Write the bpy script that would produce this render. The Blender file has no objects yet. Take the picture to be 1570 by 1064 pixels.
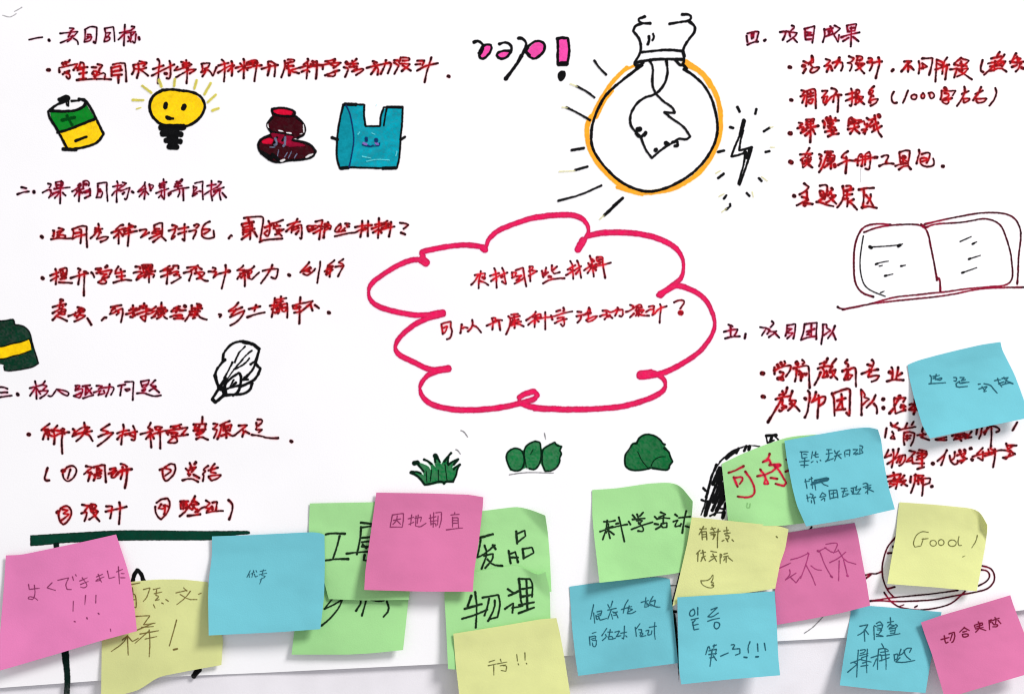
import bpy, math, random
import numpy as np

# ---------------------------------------------------------------- camera, light, exposure
S = 0.0005            # metres of wall per photograph pixel
D = 1.10              # camera distance from the wall
CX, CY = 785.0, 532.0
scene = bpy.context.scene
scene.render.engine = 'CYCLES'
scene.cycles.filter_width = 1.1
scene.cycles.transparent_max_bounces = 24
scene.view_settings.view_transform = 'Standard'
scene.view_settings.look = 'None'
scene.view_settings.exposure = 0.0
scene.view_settings.gamma = 1.0

cam_d = bpy.data.cameras.new('camera'); cam = bpy.data.objects.new('camera', cam_d)
scene.collection.objects.link(cam)
cam.location = (0, -D, 0); cam.rotation_euler = (math.radians(90), 0, 0)
cam_d.sensor_width = 36; cam_d.lens = 36 * D / (1570 * S)
cam_d.clip_start = 0.01; cam_d.clip_end = 50
scene.camera = cam

world = bpy.data.worlds.new('World'); scene.world = world
world.use_nodes = True
world.node_tree.nodes['Background'].inputs[0].default_value = (0.97, 0.98, 1.0, 1)
world.node_tree.nodes['Background'].inputs[1].default_value = 0.6

def area(name, loc, target, size, power, col):
    l = bpy.data.lights.new(name, 'AREA'); l.shape = 'DISK'; l.size = size; l.energy = power; l.color = col
    o = bpy.data.objects.new(name, l); scene.collection.objects.link(o)
    o.location = loc
    import mathutils
    o.rotation_euler = (mathutils.Vector(target) - mathutils.Vector(loc)).to_track_quat('-Z', 'Y').to_euler()
area('ceiling_lamp', (3.0, -2.7, 3.1), (0.0, 0, 0.0), 1.5, 284, (1.0, 0.985, 0.96))

# ---------------------------------------------------------------- helpers
rng = np.random.RandomState(7)
def lin(c):
    c = np.asarray(c, float) / 255.0
    return np.where(c <= 0.04045, c / 12.92, ((c + 0.055) / 1.055) ** 2.4)

def vnoise(x, y, seed=0):
    """smooth value noise, 0..1"""
    xi = np.floor(x).astype(np.int64); yi = np.floor(y).astype(np.int64)
    fx = x - xi; fy = y - yi
    fx = fx * fx * (3 - 2 * fx); fy = fy * fy * (3 - 2 * fy)
    def h(a, b):
        n = (a * 374761393 + b * 668265263 + seed * 974711) & 0xffffffff
        n = ((n ^ (n >> 13)) * 1274126177) & 0xffffffff
        return ((n ^ (n >> 16)) & 0xffff) / 65535.0
    a = h(xi, yi); b = h(xi + 1, yi); c = h(xi, yi + 1); d = h(xi + 1, yi + 1)
    return (a * (1 - fx) + b * fx) * (1 - fy) + (c * (1 - fx) + d * fx) * fy

def sstep(a, b, x):
    t = np.clip((x - a) / (b - a), 0, 1)
    return t * t * (3 - 2 * t)

def world_pos(px, py, h_mm):
    """the point that lies h_mm in front of the wall and is seen at photo position px, py"""
    h = np.asarray(h_mm) * 0.001
    k = 1 - h / D
    return np.stack([(px - CX) * S * k, -h, (CY - py) * S * k], axis=-1)

def bottom_edge(x):
    return np.interp(x, [-200, 0, 150, 300, 400, 687, 900, 1200, 1300, 1560, 1800],
                     [1062, 1054, 1043, 1035, 1031, 1017, 1003, 982, 977, 936, 905])

def paper_h(x, y):
    """height of the poster paper in mm: nearly flat, loose and rippled towards its lower edge"""
    x = np.asarray(x, float); y = np.asarray(y, float)
    low = sstep(620, 1060, y)
    h = 1.6 + 0.35 * np.sin(x / 210.0 + y / 330.0) * (1 - low) + 0.6 * low
    h = h + low * (1.2 + 1.2 * np.sin(x / 74.0 + 0.9 + y / 210.0) + 0.6 * np.sin(x / 41.0 + y / 120.0))
    h = h + 0.5 * (vnoise(x / 90.0, y / 70.0, 3) - 0.5) * (0.3 + low)
    h = h + 1.3 * sstep(1480, 1640, x) * np.sin(y / 95.0) + 1.5 * sstep(1500, 1640, x)
    return h

def set_props(o, label=None, cat=None, group=None, kind=None):
    if label: o['label'] = label
    if cat: o['category'] = cat
    if group: o['group'] = group
    if kind: o['kind'] = kind
    return o

def link(o, parent=None):
    scene.collection.objects.link(o)
    if parent is not None: o.parent = parent
    return o

def grid_mesh(name, P, mat, parent=None, mask=None, colors=None, alpha=None, smooth=True):
    """P: (ny, nx, 3) points; mask: (ny-1, nx-1) cells to keep"""
    ny, nx = P.shape[:2]
    if mask is None: mask = np.ones((ny - 1, nx - 1), bool)
    j, i = np.nonzero(mask)
    if len(j) == 0: return None
    q = np.stack([j * nx + i, (j + 1) * nx + i, (j + 1) * nx + i + 1, j * nx + i + 1], 1)
    used, inv = np.unique(q.ravel(), return_inverse=True)
    q = inv.reshape(-1, 4)
    V = P.reshape(-1, 3)[used]
    me = bpy.data.meshes.new(name)
    me.vertices.add(len(V)); me.vertices.foreach_set('co', V.astype(np.float32).ravel())
    me.loops.add(q.size); me.loops.foreach_set('vertex_index', q.astype(np.int32).ravel())
    me.polygons.add(len(q))
    me.polygons.foreach_set('loop_start', (np.arange(len(q)) * 4).astype(np.int32))
    me.polygons.foreach_set('use_smooth', np.full(len(q), smooth))
    if colors is not None:
        a = me.attributes.new('ink_color', 'FLOAT_COLOR', 'POINT')
        rgba = np.concatenate([colors.reshape(-1, 3)[used], alpha.reshape(-1, 1)[used]], 1)
        a.data.foreach_set('color', rgba.astype(np.float32).ravel())
    me.update(calc_edges=True)
    me.materials.append(mat)
    return link(bpy.data.objects.new(name, me), parent)

# ---------------------------------------------------------------- materials
def nodes_of(name):
    m = bpy.data.materials.new(name); m.use_nodes = True
    nt = m.node_tree; nt.nodes.clear()
    return m, nt, nt.nodes.new, nt.links.new

def paper_material(name, rgb, var=0.03, rough=0.9, transl=0.0, bump=0.12, scale=60, tint=None, clear=0.0):
    m, nt, N, L = nodes_of(name)
    out = N('ShaderNodeOutputMaterial'); co = N('ShaderNodeTexCoord')
    b = N('ShaderNodeBsdfPrincipled'); b.inputs['Roughness'].default_value = rough
    b.inputs['Specular IOR Level'].default_value = 0.05
    n1 = N('ShaderNodeTexNoise'); n1.inputs['Scale'].default_value = scale; n1.inputs['Detail'].default_value = 6
    n2 = N('ShaderNodeTexNoise'); n2.inputs['Scale'].default_value = 9; n2.inputs['Detail'].default_value = 3
    fib = N('ShaderNodeTexNoise'); fib.inputs['Scale'].default_value = 900; fib.inputs['Detail'].default_value = 4
    for n in (n1, n2, fib): L(co.outputs['Object'], n.inputs['Vector'])
    c1 = lin(rgb); c0 = c1 * (1 - 3 * var); c2 = c1 * (1 + 1.2 * var)
    if tint is not None: c0 = lin(tint)
    mixf = N('ShaderNodeMath'); mixf.operation = 'MULTIPLY_ADD'; mixf.inputs[1].default_value = 0.5
    L(n1.outputs['Fac'], mixf.inputs[0]); 
    sc = N('ShaderNodeMath'); sc.operation = 'MULTIPLY'; sc.inputs[1].default_value = 0.5
    L(n2.outputs['Fac'], sc.inputs[0]); L(sc.outputs[0], mixf.inputs[2])
    r = N('ShaderNodeValToRGB')
    r.color_ramp.elements[0].position = 0.3; r.color_ramp.elements[0].color = (*c0, 1)
    r.color_ramp.elements[1].position = 0.68; r.color_ramp.elements[1].color = (*np.clip(c2, 0, 1), 1)
    e = r.color_ramp.elements.new(0.5); e.color = (*c1, 1)
    L(mixf.outputs[0], r.inputs['Fac']); L(r.outputs['Color'], b.inputs['Base Color'])
    bp = N('ShaderNodeBump'); bp.inputs['Strength'].default_value = bump; bp.inputs['Distance'].default_value = 0.0004
    L(fib.outputs['Fac'], bp.inputs['Height']); L(bp.outputs['Normal'], b.inputs['Normal'])
    if transl > 0:
        t = N('ShaderNodeBsdfTranslucent'); L(r.outputs['Color'], t.inputs['Color'])
        mx = N('ShaderNodeMixShader'); mx.inputs[0].default_value = transl
        L(b.outputs[0], mx.inputs[1]); L(t.outputs[0], mx.inputs[2]); sh = mx.outputs[0]
        if clear > 0:      # thin paper lets a little of what lies under it show through
            tp = N('ShaderNodeBsdfTransparent'); m2 = N('ShaderNodeMixShader'); m2.inputs[0].default_value = clear
            L(r.outputs['Color'], tp.inputs['Color']); L(sh, m2.inputs[1]); L(tp.outputs[0], m2.inputs[2]); sh = m2.outputs[0]
        L(sh, out.inputs['Surface'])
    else:
        L(b.outputs[0], out.inputs['Surface'])
    return m

_ink_m = {}
def ink_material(name):
    if name in _ink_m: return _ink_m[name]
    m, nt, N, L = nodes_of(name + '_ink')
    out = N('ShaderNodeOutputMaterial'); at = N('ShaderNodeAttribute'); at.attribute_name = 'ink_color'
    b = N('ShaderNodeBsdfPrincipled'); b.inputs['Roughness'].default_value = 0.75
    b.inputs['Specular IOR Level'].default_value = 0.04
    co = N('ShaderNodeTexCoord'); n = N('ShaderNodeTexNoise'); n.inputs['Scale'].default_value = 700; n.inputs['Detail'].default_value = 3
    L(co.outputs['Object'], n.inputs['Vector'])
    mp = N('ShaderNodeMapRange'); mp.inputs['From Min'].default_value = 0.3; mp.inputs['From Max'].default_value = 0.7
    mp.inputs['To Min'].default_value = 0.93; mp.inputs['To Max'].default_value = 1.06
    L(n.outputs['Fac'], mp.inputs['Value'])
    mul = N('ShaderNodeVectorMath'); mul.operation = 'SCALE'
    L(at.outputs['Color'], mul.inputs[0]); L(mp.outputs['Result'], mul.inputs['Scale'])
    L(mul.outputs['Vector'], b.inputs['Base Color'])
    tr = N('ShaderNodeBsdfTransparent'); mx = N('ShaderNodeMixShader')
    L(at.outputs['Alpha'], mx.inputs[0]); L(tr.outputs[0], mx.inputs[1]); L(b.outputs[0], mx.inputs[2])
    L(mx.outputs[0], out.inputs['Surface'])
    _ink_m[name] = m
    return m

# ink: base colour, colour where pens crossed many times, bleed colour, opacity, streakiness, edge darkening
INK = {
 'red':          ((30, 4, 8), (184, 12, 20), (255, 150, 158), 1.0, 0.12, 0),
 'black_red':    ((10, 2, 5), (150, 6, 38), (248, 165, 195), 1.0, 0.1, 0),
 'redcloud':     ((52, 8, 20), (208, 16, 36), (255, 160, 170), 1.0, 0.1, 0),
 'redgreen':     ((95, 16, 20), (205, 25, 62), (215, 150, 120), 1.0, 0.1, 0),
 'maroonblack':  ((30, 6, 14), (140, 8, 45), (250, 190, 205), 1.0, 0.1, 0),
 'black':        ((10, 10, 12), None, None, 1.0, 0.25, 0),
 'black_green':  ((2, 30, 16), None, None, 1.0, 0.3, 0),
 'green':        ((0, 128, 32), None, None, 0.97, 0.35, 0.35),
 'darkgreen':    ((0, 66, 18), None, None, 0.8, 0.3, 0),
 'yellow':       ((252, 206, 16), None, None, 0.97, 0.22, 0.0),
 'olive':        ((205, 192, 62), None, (248, 245, 200), 0.85, 0.3, 0),
 'maroon':       ((56, 3, 14), None, None, 1.0, 0.4, 0.3),
 'crimson':      ((216, 14, 54), None, None, 0.97, 0.3, 0.3),
 'crimson2':     ((140, 12, 46), None, None, 0.97, 0.5, 0.2),
 'white':        ((236, 232, 234), None, None, 0.9, 0.2, 0),
 'steel':        ((112, 118, 146), None, None, 0.85, 0.6, 0),
 'teal':         ((0, 152, 172), None, None, 0.98, 0.42, 0.12),
 'teal2':        ((12, 140, 158), None, None, 0.95, 0.22, 0.12),
 'navy':         ((16, 42, 100), None, None, 0.85, 0.2, 0),
 'violet':       ((140, 104, 190), None, None, 0.8, 0.2, 0),
 'paleteal':     ((110, 220, 228), None, None, 0.7, 0.3, 0),
 'pink':         ((240, 74, 168), None, None, 0.95, 0.25, 0.0),
 'orange':       ((248, 160, 14), None, (255, 238, 170), 0.95, 0.3, 0.0),
 'paleolive':    ((205, 200, 135), None, (250, 248, 215), 0.6, 0.3, 0),
 'deepgreen':    ((4, 50, 32), None, None, 1.0, 0.7, 0.4),
 'deepgreenbar': ((4, 58, 42), None, None, 1.0, 0.3, 0.75),
 'deepgreenink': ((4, 28, 22), None, None, 1.0, 0.3, 0.3),
 'magenta':      ((222, 12, 84), None, (255, 190, 225), 1.0, 0.25, 0.5),
 'leafgreen':    ((0, 106, 52), None, (205, 245, 215), 1.0, 0.45, 0.25),
 'leafgreen2':   ((0, 96, 46), None, (205, 245, 215), 1.0, 0.3, 0.25),
 'greyink':      ((60, 58, 62), None, None, 0.75, 0.6, 0),
 'faintgrey':    ((150, 148, 150), None, None, 0.7, 0.6, 0),
 'greensmudge':  ((130, 180, 115), None, None, 0.7, 0.4, 0),
 'inkblue':      ((22, 72, 92), None, (120, 214, 222), 0.9, 0.5, 0),
 'inkolive':     ((84, 80, 30), None, None, 0.8, 0.5, 0),
 'olivebrown':   ((108, 84, 30), None, None, 0.8, 0.5, 0),
 'olivefaint':   ((172, 170, 88), None, None, 0.6, 0.4, 0),
 'wine':         ((122, 34, 84), None, None, 0.78, 0.5, 0),
 'wine2':        ((158, 48, 110), None, None, 0.75, 0.5, 0),
 'winedark':     ((112, 12, 48), None, None, 0.95, 0.4, 0),
 'darkgreenink': ((8, 32, 10), None, (190, 240, 180), 1.0, 0.2, 0),
}

# ---------------------------------------------------------------- pen strokes -> ink films
def parse(data):
    groups = {}; order = []
    cur = None
    for ln in data.strip().splitlines():
        ln = ln.strip()
        if not ln: continue
        if ln[0] == '@':
            p = ln[1:].split()
            key = (p[0], p[4]); x0, y0, sc = float(p[1]), float(p[2]), float(p[3])
            wspec = p[5]; fill = len(p) > 6 and p[6] == 'F'
            if key not in groups: groups[key] = []; order.append(key)
            cur = key; continue
        t = ln.split(); w = wspec
        if t[0][0] == 'w': w = t[0][1:]; t = t[1:]
        v = np.array([float(a) for a in t]); v = v[:len(v) // 2 * 2].reshape(-1, 2)
        v = v / sc + np.array([x0, y0])
        if w[0] == 'c': a, b = w[1:].split(':'); w = (float(a), float(b))
        else: w = (float(w), float(w))
        groups[cur].append(('F' if (fill and t is not None and w[0] == 0) else 'S', v, w))
    return order, groups

def tight_corners(p, closed):
    """keep sharp turns sharp: add points close to every vertex that turns by more than 50 degrees"""
    n = len(p); out = []
    for k in range(n):
        if not closed and k in (0, n - 1): out.append(p[k]); continue
        a, b, c = p[k - 1], p[k], p[(k + 1) % n]
        u, v = b - a, c - b; lu, lv = np.hypot(*u), np.hypot(*v)
        if lu < 1e-6 or lv < 1e-6: out.append(b); continue
        if min(lu, lv) > 6 and (u @ v) / (lu * lv) < 0.5:
            out += [b - u / lu * min(2.2, 0.3 * lu), b, b + v / lv * min(2.2, 0.3 * lv)]
        else: out.append(b)
    return np.array(out)

def chaikin(p, closed=False, n=2):
    if len(p) > 2: p = tight_corners(p, closed)
    for _ in range(n):
        if closed:
            q = np.roll(p, -1, 0)
            p = np.stack([0.75 * p + 0.25 * q, 0.25 * p + 0.75 * q], 1).reshape(-1, 2)
        elif len(p) > 2:
            a = p[:-1]; b = p[1:]
            m = np.stack([0.75 * a + 0.25 * b, 0.25 * a + 0.75 * b], 1).reshape(-1, 2)
            p = np.concatenate([p[:1], m[1:-1], p[-1:]])
    return p

def box(a, r):
    for ax in (0, 1):
        c = np.cumsum(np.concatenate([np.zeros_like(np.take(a, [0], ax)), a], ax), ax)
        n = a.shape[ax]; i = np.arange(n)
        hi = np.minimum(i + r + 1, n); lo = np.maximum(i - r, 0)
        a = (np.take(c, hi, ax) - np.take(c, lo, ax)) / (2 * r + 1)
    return a

def ink_field(items, ink, step, seed):
    pts = np.concatenate([i[1] for i in items])
    pad = 9
    x0, y0 = np.floor(pts.min(0)) - pad; x1, y1 = np.ceil(pts.max(0)) + pad
    x0 = max(x0, -40); y0 = max(y0, -40); x1 = min(x1, 1610); y1 = min(y1, 1100)
    xs = np.arange(x0, x1 + step, step); ys = np.arange(y0, y1 + step, step)
    X, Y = np.meshgrid(xs, ys)
    sdf = np.full(X.shape, 9.0)
    r_ = np.random.RandomState(seed)
    for kind, p, w in items:
        if kind == 'F':
            q = chaikin(p, True, 2); n = len(q)
            inside = np.zeros(X.shape, bool); dist = np.full(X.shape, 1e9)
            for k in range(n):
                a = q[k]; b = q[(k + 1) % n]
                c = ((a[1] > Y) != (b[1] > Y))
                dy = b[1] - a[1]
                if abs(dy) > 1e-9: inside ^= c & (X < (b[0] - a[0]) * (Y - a[1]) / dy + a[0])
                ab = b - a; l2 = max(ab @ ab, 1e-9)
                t = np.clip(((X - a[0]) * ab[0] + (Y - a[1]) * ab[1]) / l2, 0, 1)
                dist = np.minimum(dist, np.hypot(X - a[0] - t * ab[0], Y - a[1] - t * ab[1]))
            sdf = np.minimum(sdf, np.where(inside, -dist, dist))
            continue
        q = chaikin(p, False, 2 if (len(p) > 3 or w[0] != w[1]) else 1)
        seg = np.hypot(*(q[1:] - q[:-1]).T); L = max(seg.sum(), 1e-6)
        s = np.concatenate([[0], np.cumsum(seg)])
        base = w[0] / 2.0
        if ink in ('red', 'redcloud', 'black_red'): base *= 0.93
        if L < 5.5 and len(p) == 2 and w[0] > 2.6 and ink in ('red', 'redcloud', 'black_red'):      # a dot
            c_ = q.mean(0); q = c_ + (q - c_) * 0.55; base *= 1.3
            seg = np.hypot(*(q[1:] - q[:-1]).T); L = max(seg.sum(), 1e-6); s = np.concatenate([[0], np.cumsum(seg)])
        e0 = r_.uniform(1.0, 1.28); e1 = r_.uniform(0.92, 1.22); mid = r_.uniform(0.8, 0.95)
        if w[0] < 2.3: e0 = 1.05; e1 = 0.8; mid = 0.95
        for k in range(len(q) - 1):
            a, b = q[k], q[k + 1]
            def rad(si, dirn):
                if w[0] != w[1]:
                    return (w[1] + (w[0] - w[1]) * dirn) / 2
                d0 = max(0, 1 - si / (1.6 * w[0])); d1 = max(0, 1 - (L - si) / (1.6 * w[0]))
                return base * (mid + (e0 - mid) * d0 + (e1 - mid) * d1 + 0.05 * math.sin(si * 0.7 + seed))
            dirn = abs(b[0] - a[0]) / max(seg[k], 1e-6)
            ra, rb = rad(s[k], dirn), rad(s[k + 1], dirn)
            m = max(ra, rb) + 5
            i0 = max(int((min(a[0], b[0]) - m - x0) / step), 0); i1 = int((max(a[0], b[0]) + m - x0) / step) + 2
            j0 = max(int((min(a[1], b[1]) - m - y0) / step), 0); j1 = int((max(a[1], b[1]) + m - y0) / step) + 2
            if i1 <= i0 or j1 <= j0: continue
            xx = X[j0:j1, i0:i1]; yy = Y[j0:j1, i0:i1]
            if xx.size == 0: continue
            ab = b - a; l2 = max(ab @ ab, 1e-9)
            t = np.clip(((xx - a[0]) * ab[0] + (yy - a[1]) * ab[1]) / l2, 0, 1)
            d = np.hypot(xx - a[0] - t * ab[0], yy - a[1] - t * ab[1]) - (ra + (rb - ra) * t)
            sdf[j0:j1, i0:i1] = np.minimum(sdf[j0:j1, i0:i1], d)
    amp = 0.3 if items[0][2][0] == 0 or items[0][2][0] > 3 else 0.2
    ends = np.full(X.shape, 9.0)
    for kind, p, w in items:
        if kind == 'F': continue
        for e in (p[0], p[-1]):
            i0 = max(int((e[0] - 6 - x0) / step), 0); j0 = max(int((e[1] - 6 - y0) / step), 0)
            sl = (slice(j0, j0 + int(12 / step) + 1), slice(i0, i0 + int(12 / step) + 1))
            if X[sl].size: ends[sl] = np.minimum(ends[sl], np.hypot(X[sl] - e[0], Y[sl] - e[1]))
    sdf = sdf + amp * (vnoise(X / 2.2, Y / 2.2, seed) - 0.5) * 2
    if items[0][2][0] > 3.7: sdf = sdf + 0.7 * (vnoise(X / 6.5, Y / 6.5, seed + 1) - 0.5)
    return X, Y, sdf, ends

def ink_colours(X, Y, sdf, ends, ink, step, seed):
    base, dense, bleed, opac, streak, edge = INK[ink]
    base = lin(base)
    cov = sstep(0.5, -0.45, sdf)
    n1 = vnoise(X / 9 + Y / 30, Y / 7, seed); n2 = vnoise(X / 2.6 - Y / 9, Y / 2.6, seed + 5)
    nn = 0.6 * n1 + 0.4 * n2
    col = base[None, None, :] * np.ones(X.shape + (1,))
    if dense is not None:
        dn = box(box(cov, int(4.2 / step)), int(3.2 / step))
        thr = {'red': 0.53, 'redcloud': 0.44, 'redgreen': 0.32, 'maroonblack': 0.40}.get(ink, 0.5)
        f = sstep(thr - 0.15, thr + 0.15, dn + 0.10 * (nn - 0.5))
        f = f * (0.4 + 0.6 * sstep(1.2, 4.0, ends))      # ink pools where the pen stops
        col = col * (1 - f[..., None]) + lin(dense)[None, None] * f[..., None]
    else:
        lum = base.max()
        k = 1 + streak * (nn - 0.5) * 1.3
        add = streak * 0.012 * np.clip(nn - 0.4, 0, 1) if lum < 0.02 else 0
        col = col * k[..., None] + (add[..., None] if not np.isscalar(add) else 0)
    if edge:
        e = sstep(-2.6, -0.2, sdf) * edge
        col = col * (1 - 0.75 * e[..., None])
    alpha = cov * opac * (1 - 0.25 * streak * (1 - n2))
    reach = 0.9
    if bleed is not None:
        wide = box(box(cov, int(3.5 / step)), int(2.5 / step))
        g = np.clip(wide * 2.4 - 0.45 if dense is not None else wide, 0, 0.9) * np.exp(-np.clip(sdf, 0, 9) / 1.6)
        if ink == 'inkblue': g = g * 0.5
        g = g * (1 - sstep(2.4, 3.4, sdf))
        g = g * (0.35 if ink == 'maroonblack' else 0.75)
        a2 = alpha + g * (1 - alpha)
        w = (alpha / np.maximum(a2, 1e-5))[..., None]
        col = col * w + lin(bleed)[None, None] * (1 - w)
        alpha = a2
        reach = 3.2
    keep = alpha > 0.03
    mask = keep[:-1, :-1] | keep[1:, :-1] | keep[:-1, 1:] | keep[1:, 1:]
    return np.clip(col, 0.0, 1), np.clip(alpha, 0, 1), mask

def ink_film(name, items, ink, hfun, layer, parent, step=0.65, seed=1):
    X, Y, sdf, ends = ink_field(items, ink, step, seed)
    col, al, mask = ink_colours(X, Y, sdf, ends, ink, step, seed)
    H = hfun(X, Y) + 0.16 + 0.07 * layer
    return grid_mesh(name, world_pos(X, Y, H), ink_material(ink), parent, mask, col, al)

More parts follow.
